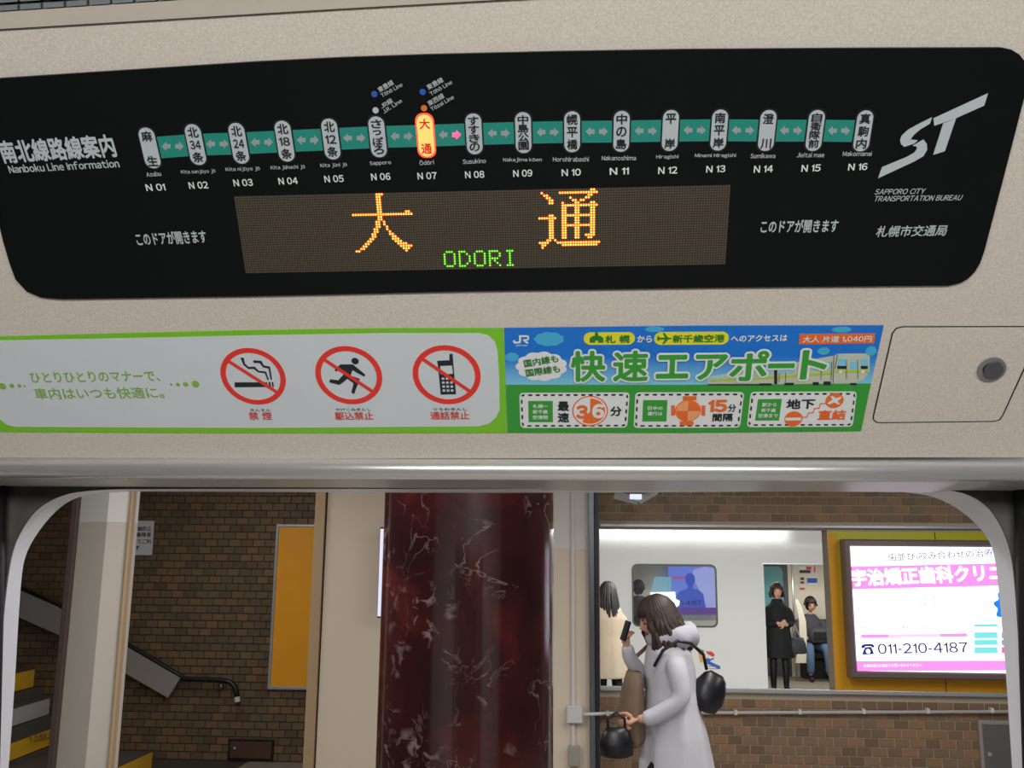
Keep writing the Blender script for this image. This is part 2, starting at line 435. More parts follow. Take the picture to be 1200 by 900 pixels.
for i, (cx, cy, kan, rom, code) in enumerate(st):
    c = L.at(cx, cy); su, sv = L.scale(cx, cy)
    hw = 9.2 * su; hh = 23.8 * sv
    if i == 6: hh = 24.5 * sv
    obj('pill_rim', L.plate(rrect(c[0] - hw - .0016, c[0] + hw + .0016, c[1] - hh - .0016, c[1] + hh + .0016, hw, 8), T + .0004, T + .0009), M['pill_rim'] if i != 6 else litpill_ends, RD)
    p = obj('station_pill', L.plate(rrect(c[0] - hw, c[0] + hw, c[1] - hh, c[1] + hh, hw * .98, 8), T + .0009, T + .0014), M['pill'] if i != 6 else litpill, RD)
    if i == 6: tag(p, 'glowing orange and red pill of the current stop')
    chars = list(kan) if kan[0] != '北' else ['北', kan[1:3], '条']
    n = len(chars); hgt = 12.2 if n < 4 else 10.2
    ys = {2: (-14, 15), 3: (-14.5, 0, 14.5), 4: (-15.5, -5.4, 4.8, 15)}[n]
    for ch, dy in zip(chars, ys):
        pu, pv = c[0], c[1] - dy * sv
        wv = 12.5 * su if not ch.isdigit() else 12 * su
        hv_ = hgt * sv * (1 if n == 4 else 1.0)
        V, Fc = glyphs(ch, 0.026, 2)
        x0 = min(v[0] for v in V); x1 = max(v[0] for v in V); y0 = min(v[1] for v in V); y1 = max(v[1] for v in V)
        if ch == 'っ': hv_ *= .62; wv *= .8
        if ch.isdigit() or len(ch) == 2: hv_ *= .85; wv = 12.5 * su
        VV = [L.pt((pu + ((v[0] - x0) / (x1 - x0) - .5) * wv, pv + ((v[1] - y0) / (y1 - y0) - .5) * hv_), T + .0018 + v[2] * 1.2e-5) for v in V]
        obj('lettering', (VV, Fc), M['pill_text'] if i != 6 else M['red_ink'], p, recalc=False)
    w_ = {0: 8.5, 1: 20, 2: 20, 3: 20, 4: 15.5, 5: 12.5, 6: 8.5, 7: 13.5, 8: 22.5, 9: 21, 10: 20, 11: 13, 12: 24, 13: 14.5, 14: 16, 15: 17}[i]
    kx, ky = code_x[i]
    ty = ky - 12.8
    lx = kx - .5 - (0 if i else 2)
    lt(rom, lx - w_, ty + (.5 if i < 8 else .2), lx + w_, ty - (.8 if i < 8 else 0), 5.6, bold=.012, m='white_ink')
    lt(code, kx - 11.2, ky + 4.4, kx + 11.2, ky + 3.6, 8.2, m='code_ink', bold=.02)
# transfer lines
for (dx, dy, mm) in ((439.5, 109, 'bluedot'), (441, 128, 'white_ink'), (496, 106.5, 'bluedot'), (497.5, 125.5, 'orangedot')):
    c = L.at(dx, dy); su, sv = L.scale(dx, dy)
    obj('transfer_dot', L.plate(circ(c, 3.6 * su), T, T + .0005), M[mm], RD)
for a in (('東豊線', 446, 107.5, 463, 97.5, 6.5, .012), ('Tōhō Line', 449, 113, 473, 99.5, 4.8, .012), ('JR線', 449, 126.5, 462, 118.5, 6.2, .012), ('J.R. Line', 451, 132, 472.5, 118, 4.6, .012),
          ('東豊線', 503, 104.5, 521, 94.5, 6.5, .012), ('Tōhō Line', 506, 111, 531, 96.5, 4.8, .012), ('東西線', 504, 123.5, 522, 113, 6.5, .012), ('Tōzai Line', 507, 129, 533, 114, 4.8, .012)):
    lt(a[0], a[1], a[2], a[3], a[4], a[5], bold=a[6])
lt('南北線路線案内', 7, 190.5, 140, 182.5, 27, bold=.03)
lt('Nanboku Line Information', 14, 201.5, 142.5, 194.5, 9.5, bold=.02)
lt('このドアが開きます', 163.5, 286.5, 245, 283, 15.5, bold=.022)
lt('このドアが開きます', 890, 271.5, 980, 270.5, 15.5, bold=.022)
lt('SAPPORO CITY', 1023, 226.3, 1081, 225.5, 6.4, bold=.012, shear=.25)
lt('TRANSPORTATION BUREAU', 1022, 234.5, 1124, 233, 6.4, bold=.012, shear=.25)
lt('札幌市交通局', 1024, 276, 1106, 274.5, 13, bold=.014, shear=.12)
# ST emblem (traced outline of the flat print)
def zp(l): return [(840 + x / 3, 50 + y / 3) for x, y in l]
S1 = zp([(563, 472), (577, 432), (690, 386), (694, 378), (682, 368), (655, 362), (641, 352), (640, 340), (646, 322), (665, 303), (752, 258), (742, 282), (716, 298), (690, 318), (684, 326), (716, 340), (733, 356), (735, 372), (724, 392), (698, 410)])
S1 = zp([(563, 472), (577, 433), (664, 397), (690, 382), (700, 368), (697, 360), (684, 358), (722, 336), (734, 352), (735, 372), (722, 394), (692, 412)])
S2 = zp([(752, 258), (745, 280), (712, 300), (690, 318), (676, 336), (702, 339), (690, 350), (655, 362), (643, 352), (640, 338), (646, 322), (668, 302), (700, 284)])
T1 = zp([(757, 262), (948, 174), (935, 217), (832, 263), (812, 270), (760, 288)])
T2 = zp([(791, 280), (836, 262), (797, 377), (756, 390)])
for pl in (S1, S2, T1, T2):
    obj('emblem_stroke', L.poly(pl, T, T + .0005), M['white_ink'], RD)

# LED screen
lq = [L.at(289, 318.5), L.at(849.5, 308), L.at(855.5, 215), L.at(275.5, 228.5)]
def led(cc, rr_):   # column 0..192, row 0..32 from top
    fx = cc / 192; fy = 1 - rr_ / 32
    a = lq[0]; b = lq[1]; c = lq[2]; d = lq[3]
    # sag of the real board is nil; bilinear on its four corners
    u = (a[0] * (1 - fx) + b[0] * fx) * (1 - fy) + (d[0] * (1 - fx) + c[0] * fx) * fy
    v = (a[1] * (1 - fx) + b[1] * fx) * (1 - fy) + (d[1] * (1 - fx) + c[1] * fx) * fy
    return (u, v)
ls = obj('led_screen', L.plate(lq, T, T + .0004), M['led_back'], RD)
DA = [[] for _ in range(24)]
for r_, cs in enumerate([(10, 11, 12)] + [(10, 11)] * 6 + [(10, 11, 21, 22), tuple(range(24)), (10, 11), (10, 11, 11),
        (9, 10, 12), (9, 10, 12), (9, 10, 13), (8, 9, 13), (8, 9, 14), (7, 8, 14, 15), (7, 8, 15, 16), (6, 7, 15, 16, 17), (5, 6, 16, 17, 18),
        (4, 5, 17, 18, 19, 20), (3, 4, 18, 19, 20, 21, 22), (2, 3, 19, 20, 21), (0, 1, 20)]):
    DA[r_] = cs
b3 = (9, 10, 14, 15, 20, 21)
TS = [(20, 21), (1,) + tuple(range(8, 23)), (2, 3, 19, 20), (3, 4, 12, 18, 19), (4, 5, 13, 14, 16, 17), (4, 5, 9, 14, 15, 20, 21), tuple(range(9, 23)),
      b3, b3, b3, (4, 5) + tuple(range(9, 22)), tuple(range(0, 7)) + b3, (4, 5) + b3, (4, 5) + b3, (4, 5) + tuple(range(9, 22)), (4, 5) + b3, (4, 5) + b3, (4, 5) + b3,
      (4, 5, 9, 10, 14, 15, 18, 19, 20, 21), (4, 5, 9, 10, 14, 15, 19, 20), (3, 4, 6), (0, 1, 2, 3) + tuple(range(7, 24)), (1, 2) + tuple(range(9, 23)), (1,)]
F5 = {'O': ['01110', '10001', '10001', '10001', '10001', '10001', '01110'], 'D': ['11100', '10010', '10001', '10001', '10001', '10010', '11100'],
      'R': ['11110', '10001', '10001', '11110', '10100', '10010', '10001'], 'I': ['01110', '00100', '00100', '00100', '00100', '00100', '01110']}
orange, green = set(), set()
for r_ in range(24):
    for cc in DA[r_]: orange.add((46 + cc, r_))
    for cc in TS[r_]: orange.add((119 + cc, r_))
for k, chh in enumerate('ODORI'):
    for r_, row in enumerate(F5[chh]):
        for cc, bit in enumerate(row):
            if bit == '1': green.add((81 + k * 6 + cc, 24 + r_))
du_ = (lq[1][0] - lq[0][0]) / 192; dv_ = (lq[3][1] - lq[0][1]) / 32
def dots(cells, k, o, n=8):
    V, Fc = [], []
    for (cc, rr_) in cells:
        u, v = led(cc + .5, rr_ + .5); b0 = len(V)
        for i in range(n):
            a = 2 * math.pi * (i + .5) / n
            V.append(L.pt((u + du_ * k * math.cos(a), v + dv_ * k * math.sin(a)), T + o))
        Fc.append(tuple(range(b0, b0 + n)))
    return V, Fc
un = [(c_, r_) for c_ in range(192) for r_ in range(32) if (c_, r_) not in orange and (c_, r_) not in green]
for nm, cells, k, o, mm, n in (('unlit_dots', un, .40, .0006, 'led_dot', 6), ('lit_orange_dots', sorted(orange), .56, .0007, 'led_or', 8), ('lit_green_dots', sorted(green), .5, .0007, 'led_gr', 8)):
    d_ = obj(nm, dots(cells, k, o, n), M[mm], ls, recalc=False); d_['kind'] = 'stuff'
d_ = obj('orange_dot_cores', dots(sorted(orange), .38, .0010), M['led_core'], ls, recalc=False); d_['kind'] = 'stuff'
d_ = obj('green_dot_cores', dots(sorted(green), .33, .0010), M['led_grc'], ls, recalc=False); d_['kind'] = 'stuff'

# ---------------- manner sticker (green and white)
MS = empty('manner_sticker', L.pt(L.at(300, 505)), 'green bordered white strip sticker with three red prohibition signs', 'sticker')
obj('green_sheet', L.poly([(-25, 506), (0, 506), (300, 507.5), (594, 507.2), (592, 445), (590, 384), (450, 384.2), (300, 386.5), (150, 390), (0, 394), (-40, 395)], 0, .0008), M['stick_green'], MS)
obj('white_field', L.poly([(-5, 487), (2, 492), (8, 497), (18, 499.7), (300, 501), (560, 499.2), (573, 496), (581, 489), (585.5, 480), (585, 440), (583, 410), (580, 400), (573, 393), (562, 390),
                           (450, 390), (300, 392.5), (150, 395.8), (0, 398.5), (-16, 399)], .0008, .0012), M['stick_white'], MS)
def ms(txt, x0, y0, x1, y1, h, m, **k): return text(L, txt, (x0, y0), (x1, y1), h, M[m], MS, off=.0012, lift=.0005, **k)
ms('ひとりひとりのマナーで、', 38.5, 448, 189, 446, 12.5, 'green_ink', bold=.012)
ms('車内はいつも快適に。', 43.5, 467.5, 194, 466, 13.5, 'green_ink', bold=.012)
for x, y, r_ in ((3.5, 452, 4.2), (14.5, 451.5, 2.8), (23.3, 451.5, 2.2), (29.5, 451.8, 1.3), (201, 450, 1.4), (209, 450, 2.4), (218, 449.8, 3), (229.5, 449.5, 4.4)):
    c = L.at(x, y); su, sv = L.scale(x, y); obj('green_spot', L.plate(circ(c, r_ * su, n=16), .0012, .0017), M['green_ink'], MS)
ms('禁 煙', 293, 491.5, 320, 491.5, 9.5, 'crimson', bold=.02)
ms('駆込禁止', 393.5, 491.5, 438.5, 491.2, 9.5, 'crimson', bold=.02)
ms('通話禁止', 505, 491, 550.5, 490.8, 9.5, 'crimson', bold=.02)
ms('きんえん', 294, 481.5, 318, 481.3, 3.2, 'ink', bold=.01, res=2)
ms('かけこみきんし', 394, 480.8, 435, 480.6, 3.2, 'ink', bold=.01, res=2)
ms('つうわきんし', 507, 480.5, 548, 480.3, 3.2, 'ink', bold=.01, res=2)
SO = .0012
def prohibit(cx, cy, rx):
    c = L.at(cx, cy); su, sv = L.scale(cx, cy); r_ = rx * su
    obj('red_ring', ring(L, circ(c, r_, n=40), circ(c, r_ * .835, n=40), SO, SO + .0005), M['red_ink'], MS)
    a = R(-40); dx, dy = math.cos(a), math.sin(a); h = r_ * .055; l_ = r_ * .87
    q4 = [(c[0] - dx * l_ - dy * h, c[1] - dy * l_ + dx * h), (c[0] - dx * l_ + dy * h, c[1] - dy * l_ - dx * h), (c[0] + dx * l_ + dy * h, c[1] + dy * l_ - dx * h), (c[0] + dx * l_ - dy * h, c[1] + dy * l_ + dx * h)]
    obj('red_bar', L.plate(q4, SO + .0005, SO + .0008), M['red_ink'], MS)
def z6(l): return [(240 + x * .3, 370 + y * .3) for x, y in l]
prohibit(297, 440.8, 37.8); prohibit(409, 439.5, 39); prohibit(523.5, 439, 39.8)
def pm(l, nm='pictogram'): obj(nm, L.poly(z6(l), SO, SO + .0004), M['ink'], MS)
pm([(118, 258), (245, 258), (247, 276), (118, 277)], 'cigarette'); pm([(250, 257), (257, 257), (260, 276), (252, 276)], 'cigarette'); pm([(262, 257), (268, 257), (271, 276), (265, 276)], 'cigarette')
pm([(141, 162), (153, 162), (158, 185), (172, 198), (196, 197), (212, 213), (240, 216), (252, 248), (246, 249), (236, 222), (210, 219), (192, 205), (172, 206), (152, 190)], 'smoke')
pm([(190, 172), (222, 174), (232, 192), (256, 197), (264, 247), (258, 248), (250, 204), (228, 199), (216, 183), (192, 182)], 'smoke')
c = L.at(*z6([(588, 175)])[0]); su, sv = L.scale(415, 422); obj('pictogram_head', L.plate(circ(c, 4.3 * su, 4.3 * su, n=20), SO, SO + .0004), M['ink'], MS)
pm([(530, 188), (580, 188), (596, 202), (628, 228), (624, 236), (594, 220), (578, 210), (570, 232), (606, 244), (600, 262), (584, 304), (573, 298), (582, 262), (558, 244), (536, 262), (526, 268), (487, 258), (490, 246), (522, 250), (545, 225), (530, 206), (514, 216), (508, 210)], 'running_figure')
pm([(908, 174), (956, 172), (956, 148), (968, 146), (976, 240), (982, 304), (922, 306), (912, 200)], 'phone_body')
def pw(l, nm): obj(nm, L.poly(z6(l), SO + .0004, SO + .00055), M['stick_white'], MS)
pw([(920, 194), (966, 192), (970, 224), (923, 226)], 'phone_screen')
for i in range(3):
    for j in range(4):
        x = 926 + i * 16 + j * 1.2; y = 239 + j * 15.5; pw([(x, y), (x + 10, y), (x + 10, y + 8), (x, y + 8)], 'phone_key')

# ---------------- rail advert (airport rapid)
AD = empty('rail_advert', L.pt(L.at(810, 505)), 'blue and green airport train advert strip with big green lettering', 'advert')
zt = L.pt(L.at(810, 384)).z; zb = L.pt(L.at(810, 450)).z
M['sky'] = grad('advert_sky_print', (120, 196, 226), (14, 112, 206), (zb, zb + (zt - zb) * .5))
obj('sky_sheet', L.poly([(592.7, 450.5), (810, 450.5), (1020.5, 449), (1035.5, 381), (810, 381.5), (590.8, 384)], 0, .0008), M['sky'], AD)
obj('green_sheet', L.poly([(594.8, 507), (810, 507), (1008.8, 505), (1020.5, 449), (810, 450.5), (592.7, 450.5)], 0, .0008), M['ad_green'], AD)
A0 = .0008
def at_(txt, x0, y0, x1, y1, h, m, **k):
    k.setdefault('off', A0 + .0004); return text(L, txt, (x0, y0), (x1, y1), h, M[m], AD, lift=.0005, **k)
def apoly(l, m, nm, o=0, d=.0003): return obj(nm, L.poly(l, A0 + o, A0 + o + d), M[m], AD)
def cloud(cx, cy, rx, ry, m, nm='cloud', n=9, o=0):
    c = L.at(cx, cy); su, sv = L.scale(cx, cy); pts = []
    for i in range(n * 6):
        a = 2 * math.pi * i / (n * 6); k = 1 + .10 * abs(math.sin(a * n / 2)) - .05
        pts.append((c[0] + rx * su * k * math.cos(a), c[1] + ry * sv * k * math.sin(a)))
    obj(nm, L.plate(pts, A0 + o, A0 + o + .0003), M[m], AD)
cloud(643.5, 397, 17, 8, 'ad_cloud'); cloud(600, 418, 8, 5, 'ad_cloud'); cloud(767, 385.5, 11, 3.2, 'ad_cloud'); cloud(986, 385.8, 11, 3.4, 'ad_cloud'); cloud(965, 411, 7, 4.2, 'ad_cloud'); cloud(1020.5, 411, 6.5, 5.5, 'ad_cloud')
cloud(634.5, 429, 29, 16.5, 'ad_white', 'speech_cloud', 11)
at_('国内線も', 615, 430, 655, 423.5, 9, 'ad_darkgreen', bold=.025); at_('国際線も', 617, 441, 657, 435.5, 9, 'ad_darkgreen', bold=.025)
# JR mark
def zj(l): return [(600 + x / 7.5, 380 + y / 7.5) for x, y in l]
apoly(zj([(62, 94), (140, 94), (150, 104), (150, 130), (142, 138), (122, 140), (150, 164), (128, 165), (100, 142), (96, 130), (134, 128), (134, 108), (80, 108), (80, 150), (68, 164), (22, 166), (10, 156), (10, 138), (26, 138), (26, 150), (62, 150)]), 'ad_white', 'emblem')
at_('JAPAN', 604, 405, 618, 405, 1.9, 'ad_white', bold=.02, res=2)
# yellow capsules
def capsule(x0, x1, y0, y1, m, nm, o=0, r=.5, d=.0003):
    a = L.at(x0, (y0 + y1) / 2); b = L.at(x1, (y0 + y1) / 2); su, sv = L.scale((x0 + x1) / 2, (y0 + y1) / 2)
    h = (y1 - y0) * sv / 2
    vm = (a[1] + b[1]) / 2
    return obj(nm, L.plate(rrect(a[0], b[0], vm - h, vm + h, h * 2 * r * .98, 8), A0 + o, A0 + o + d), M[m], AD)
capsule(684, 744, 389, 403.5, 'ad_yellow', 'capsule'); capsule(766.5, 854, 388.5, 403.5, 'ad_yellow', 'capsule')
at_('札 幌', 709, 401.5, 738, 401, 9.2, 'ad_darkgreen', bold=.028); at_('新千歳空港', 788, 401, 848.5, 400.2, 9.2, 'ad_darkgreen', bold=.028)
apoly([(691, 401), (691, 395.5), (695.5, 393), (697, 393), (697, 390), (699, 388), (701, 390), (701, 393), (703, 393), (707, 395.5), (707, 401), (701, 401), (701, 398.5), (697.5, 398.5), (697.5, 401)], 'ad_darkgreen', 'building_mark', .0003)
apoly([(770, 395.5), (771, 392.5), (773, 395), (779, 395), (776.5, 389.5), (778.5, 389.5), (783, 395), (787, 395.7), (787, 396.6), (783, 397.3), (778, 402.5), (776, 402.5), (779, 397.3), (773, 397.3), (771, 399.5), (770, 396.8)], 'ad_darkgreen', 'aeroplane_mark', .0003)
at_('から', 746.5, 400.5, 764, 400.3, 8, 'ad_white', bold=.028)
at_('へのアクセスは', 856, 400, 922, 399, 8, 'ad_white', bold=.028)
apoly([(936, 403), (1024, 401.8), (1025.5, 390.2), (937, 390.8)], 'ad_orange', 'price_label')
at_('大人 片道 1,040円', 940, 400.8, 1020.5, 400, 7.6, 'ad_white', bold=.02)
# the little train picture
def zt_(l): return [(820 + x / 5.4545, 380 + y / 5.4545) for x, y in l]
apoly(zt_([(50, 380), (50, 334), (330, 290), (860, 198), (880, 186), (1060, 184), (1086, 200), (1084, 300), (1040, 356), (990, 372), (700, 378), (400, 383)]), 'ad_grey', 'printed_train')
apoly(zt_([(60, 352), (330, 340), (850, 300), (850, 318), (330, 354), (60, 364)]), 'ad_lime', 'printed_stripe', .0003)
apoly(zt_([(862, 288), (1080, 290), (1078, 308), (862, 304)]), 'ad_lime', 'printed_stripe', .0003)
for r4 in ((884, 215, 938, 272), (1030, 215, 1072, 272), (960, 232, 1005, 284)):
    apoly(zt_([(r4[0], r4[3]), (r4[2], r4[3]), (r4[2], r4[1]), (r4[0], r4[1] + 4)]), 'ad_glass', 'printed_window', .0005)
for r4 in ((420, 290, 460, 318), (505, 290, 550, 312), (565, 288, 600, 308), (700, 262, 740, 292), (800, 236, 836, 280), (330, 300, 352, 330), (240, 322, 256, 340), (120, 340, 140, 352), (70, 342, 95, 354)):
    apoly(zt_([(r4[0], r4[3]), (r4[2], r4[3] - 3), (r4[2], r4[1] - 3), (r4[0], r4[1])]), 'ad_glass', 'printed_window', .0005)
for r4 in ((878, 262, 934, 281), (1028, 262, 1072, 281), (474, 290, 494, 378), (380, 374, 460, 386), (540, 370, 600, 384), (720, 366, 760, 384), (790, 362, 836, 384), (960, 372, 1000, 384), (50, 378, 400, 385)):
    apoly(zt_([(r4[0], r4[3]), (r4[2], r4[3]), (r4[2], r4[1]), (r4[0], r4[1])]), 'ink', 'printed_shadow', .0006)
for l0, l1 in (((936, 222), (936, 345)), ((1008, 222), (1008, 345)), ((856, 200), (850, 372)), ((506, 312), (506, 368)), ((548, 306), (548, 364)), ((776, 250), (772, 352)), ((842, 236), (838, 350)), ((880, 186), (862, 280))):
    apoly(zt_([(l0[0] - 1.5, l0[1]), (l1[0] - 1.5, l1[1]), (l1[0] + 1.5, l1[1]), (l0[0] + 1.5, l0[1])]), 'ink', 'printed_line', .0007)
for x in (899, 1040):
    p_ = zt_([(x, 300)])[0]; c = L.at(*p_); obj('printed_lamp', L.plate(circ(c, .0021, n=14), A0 + .0007, A0 + .0009), M['ad_white'], AD)
# the big headline, on top of the train picture
heads = (('快', 669, 446.5, 709.5, 36.5), ('速', 718, 446, 759, 36.2), ('エ', 768, 442.5, 806, 28), ('ア', 813.5, 444, 851, 30), ('ポ', 853, 445.5, 898, 35.5), ('ー', 899, 430.5, 930.5, 6), ('ト', 936, 443.5, 966.5, 34.5))
for ch, x0, yb_, x1, h in heads:
    at_(ch, x0, yb_, x1, yb_ - .4, h, 'ad_green', bold=.03, outline=(M['ad_white'], .085), off=A0 + .0016, res=4)
# the three ticket boxes
def ticket(x0, x1, xs0, xs1, y0, y1):
    # slanting ends follow the strip; corner pixels: bottom-left x0, bottom-right x1, top-left xs0, top-right xs1
    P = [(x0, y1), (x1, y1 - .5), (xs1, y0 - .5), (xs0, y0)]
    def inset(k):
        cx = sum(p[0] for p in P) / 4; cy = sum(p[1] for p in P) / 4
        return [(cx + (p[0] - cx) * (1 - k * 2 / (x1 - x0)), cy + (p[1] - cy) * (1 - k * 2 / (y1 - y0))) for p in P]
    def rounded(Q, r):
        out = []
        for i in range(4):
            p = Vector(Q[i]); a = Vector(Q[i - 1]); b = Vector(Q[(i + 1) % 4])
            da = (a - p).normalized() * r; db = (b - p).normalized() * r
            for t in (0, .25, .5, .75, 1):
                v = p + da * (1 - t) ** 2 + db * t ** 2; out.append((v.x, v.y))
        return out
    apoly(rounded(inset(0), 5), 'ad_white', 'ticket', 0)
    apoly(rounded(inset(1.5), 4), 'ink', 'ticket_border', .0003, .0002)
    Q = inset(2.6)
    for i in range(4):   # white dashes over the dark border line
        a = Vector(Q[i]); b = Vector(Q[(i + 1) % 4]); n = max(4, int((b - a).length / 8.8))
        for k in range(n):
            s0 = a + (b - a) * ((k + .12) / n); s1 = a + (b - a) * ((k + .58) / n); pr = Vector((-(b - a).y, (b - a).x)).normalized() * 1.0
            apoly([tuple(s0 + pr), tuple(s1 + pr), tuple(s1 - pr), tuple(s0 - pr)], 'ad_white', 'ticket_dash', .0005, .0002)
    apoly(rounded(inset(3.6), 2.5), 'ad_white', 'ticket_field', .0006, .0002)
ticket(610, 735, 608.5, 738, 460, 501); ticket(742.5, 867, 744.5, 872, 459.5, 501); ticket(875, 999, 879.5, 1004, 458.8, 500)
TK = A0 + .0009
def tkp(l, m, nm, o=0): return obj(nm, L.poly(l, TK + o, TK + o + .0002), M[m], AD)
def tkt(txt, x0, y0, x1, y1, h, m, **k): return text(L, txt, (x0, y0), (x1, y1), h, M[m], AD, off=k.pop('off', TK + .0002), lift=.0002, **k)
tkp([(619.5, 493.8), (648, 493.8), (647.8, 469), (619, 469)], 'ad_green', 'green_label'); tkp([(752.5, 493), (780.8, 493), (782, 468), (753.5, 468)], 'ad_green', 'green_label'); tkp([(884.5, 492), (912.5, 491.8), (916, 466.5), (888, 467)], 'ad_green', 'green_label')
for txt, x0, y, x1 in (('札幌ー', 624.5, 477.3, 642), ('新千歳', 624.5, 483.8, 642), ('空港間', 624.5, 490.3, 642), ('日中の', 759, 479.5, 776.5), ('運行は', 758.5, 486, 776), ('駅から', 892.5, 475.5, 909.5), ('新千歳', 891.5, 482, 908.5), ('空港まで', 888, 488.3, 911)):
    tkt(txt, x0, y, x1, y, 4.6, 'ad_white', bold=.02, res=2)
tkt('最', 653.5, 480.8, 667, 480.8, 11.5, 'ink', bold=.04); tkt('速', 653.5, 494, 667, 494, 11.5, 'ink', bold=.04); tkt('分', 715, 486.8, 728.5, 486.6, 11.5, 'ink', bold=.035)
def tkc(cx, cy, r_, m, nm, o=0, a0=0, a1=360, n=32, sect=False):
    c = L.at(cx, cy); su, sv = L.scale(cx, cy); pts = circ(c, r_ * su, n=n, a0=a0, a1=a1)
    if sect: pts = [c] + pts
    return obj(nm, L.plate(pts, TK + o, TK + o + .0002), M[m], AD)
tkc(691.5, 480.8, 21, 'ad_orange', 'clock_ring'); tkc(691.5, 480.8, 19.4, 'ad_white', 'clock_face', .0002); tkc(691.5, 480.8, 17.6, 'ad_orange', 'clock_sector', .0004, -122, 90, 24, True)
tkt('3', 675, 489.5, 689, 489.5, 16, 'ad_orange', bold=.05, off=TK + .0007); tkt('6', 693.5, 489, 708, 489, 17, 'ad_white', bold=.05, off=TK + .0007)
tkc(806, 480.5, 15.2, 'ad_orange', 'dial_ring'); tkc(806, 480.5, 14, 'ad_paleorange', 'dial_face', .0002)
for a0 in (0, 180): tkc(806, 480.5, 13.6, 'ad_orange', 'dial_sector', .0004, a0, a0 + 90, 10, True)
for (x, y, hw, hh) in ((808, 465.5, 8, 2.4), (804.5, 495, 8, 2.4), (788.5, 480, 2.2, 6), (824, 480, 2.2, 6)):
    tkp([(x - hw, y + hh), (x + hw, y + hh), (x + hw, y - hh), (x - hw, y - hh)], 'ad_orange', 'dial_train', .0004)
tkt('15', 829, 482, 851.5, 481.8, 14.5, 'ad_orange', bold=.05); tkt('分', 852.5, 481.8, 862, 481.6, 9, 'ink', bold=.03); tkt('間隔', 834.5, 493, 858, 492.6, 9, 'ink', bold=.035)
tkt('地下', 920.5, 478.8, 954, 478, 12, 'ink', bold=.035); tkt('直結', 957, 491.5, 990, 491, 11.8, 'ad_orange', bold=.035)
tkc(929.5, 490, 10.6, 'ad_orange', 'station_disc'); tkp([(920, 491.8), (938.5, 491.4), (938.5, 488.2), (920, 488.6)], 'ad_white', 'printed_train', .0003)
tkc(977.5, 468.5, 10.6, 'ad_orange', 'airport_disc')
tkp([(969, 471.5), (975, 467.5), (972.5, 463.5), (975, 463), (979.5, 465.8), (986, 463.5), (985, 466), (981, 469), (984, 473), (982, 473), (977, 470.5), (971.5, 473)], 'ad_white', 'aeroplane_mark', .0003)
path = [(940, 487.8), (945, 487.8), (947, 483), (952.5, 482.5), (954, 477.8), (959.5, 477.2), (961, 472), (967, 471.8)]
for a, b in zip(path, path[1:]):
    d_ = Vector((b[0] - a[0], b[1] - a[1])).normalized() * .5; n_ = Vector((-d_.y, d_.x))
    tkp([(a[0] - d_.x + n_.x, a[1] - d_.y + n_.y), (b[0] + d_.x + n_.x, b[1] + d_.y + n_.y), (b[0] + d_.x - n_.x, b[1] + d_.y - n_.y), (a[0] - d_.x - n_.x, a[1] - d_.y - n_.y)], 'ad_orange', 'link_line', .0003)

# ---------------- access hatch with round lock
HT = empty('access_hatch', L.pt(L.at(1110, 495)), 'cream access hatch outlined by a thin black gap, right of the advert', 'hatch')
hp = [(1022.5, 488), (1023, 492), (1027, 495.3), (1033, 495.6), (1165, 494), (1172, 492), (1176, 486), (1218, 395), (1218, 387), (1212, 382), (1058, 382.2), (1050, 384), (1045, 390)]
hi = [(1024, 488), (1024.3, 491.2), (1028, 493.8), (1033, 494.1), (1165, 492.5), (1170.4, 490.6), (1173.8, 486), (1215, 395), (1215, 388.5), (1211, 383.2), (1058, 383.4), (1051, 385), (1046.3, 390.5)]
obj('gap', L.poly(hp, 0, .0005), M['blackline'], HT)
obj('hatch_panel', L.poly(hi, .0005, .0014), M['cream'], HT)
c = L.at(1161, 431.5); su, sv = L.scale(1161, 431.5)
lk = obj('lock', ring(L, circ(c, 16.5 * su, n=36), circ(c, 11.5 * su, n=36), .0012, .0042), M['lockrim'], HT, smooth=False)
c2 = (c[0] + .001, c[1] + .0005)
obj('lock_barrel', L.plate(circ(c2, 11.3 * su, n=32), .0012, .0072), M['lock'], lk)

# ---------------- aluminium rail, header underside
A = L.pt((0, L.at(600, 537)[1]))
zB = CAM.z + .1165
prof = []
c0 = Vector((A.y + .004, (A.z + zB) / 2)); hr = (A.z - zB) / 2
for k in range(13):
    a = R(90 + 180 * k / 12); prof.append((c0.x + hr * 1.0 * math.cos(a) * .9, c0.y + hr * math.sin(a)))
prof += [(1.43, zB + .0015), (1.43, zB + .02), (A.y + .03, A.z + .01)]
V, Fc = [], []
for i, x in enumerate((-1.6, 1.6)):
    V += [(x, p[0], p[1]) for p in prof]
n = len(prof)
Fc = [(k, (k + 1) % n, n + (k + 1) % n, n + k) for k in range(n)] + [tuple(range(n)), tuple(range(2 * n - 1, n - 1, -1))]
rail = obj('trim_3', (V, Fc), M['alu'], smooth=False); tag(rail, kind='structure')
rail.data.materials.append(M['under'])
for p in rail.data.polygons:
    if p.index < 11: p.use_smooth = True
    if abs(p.normal.z) > .95: p.material_index = 1

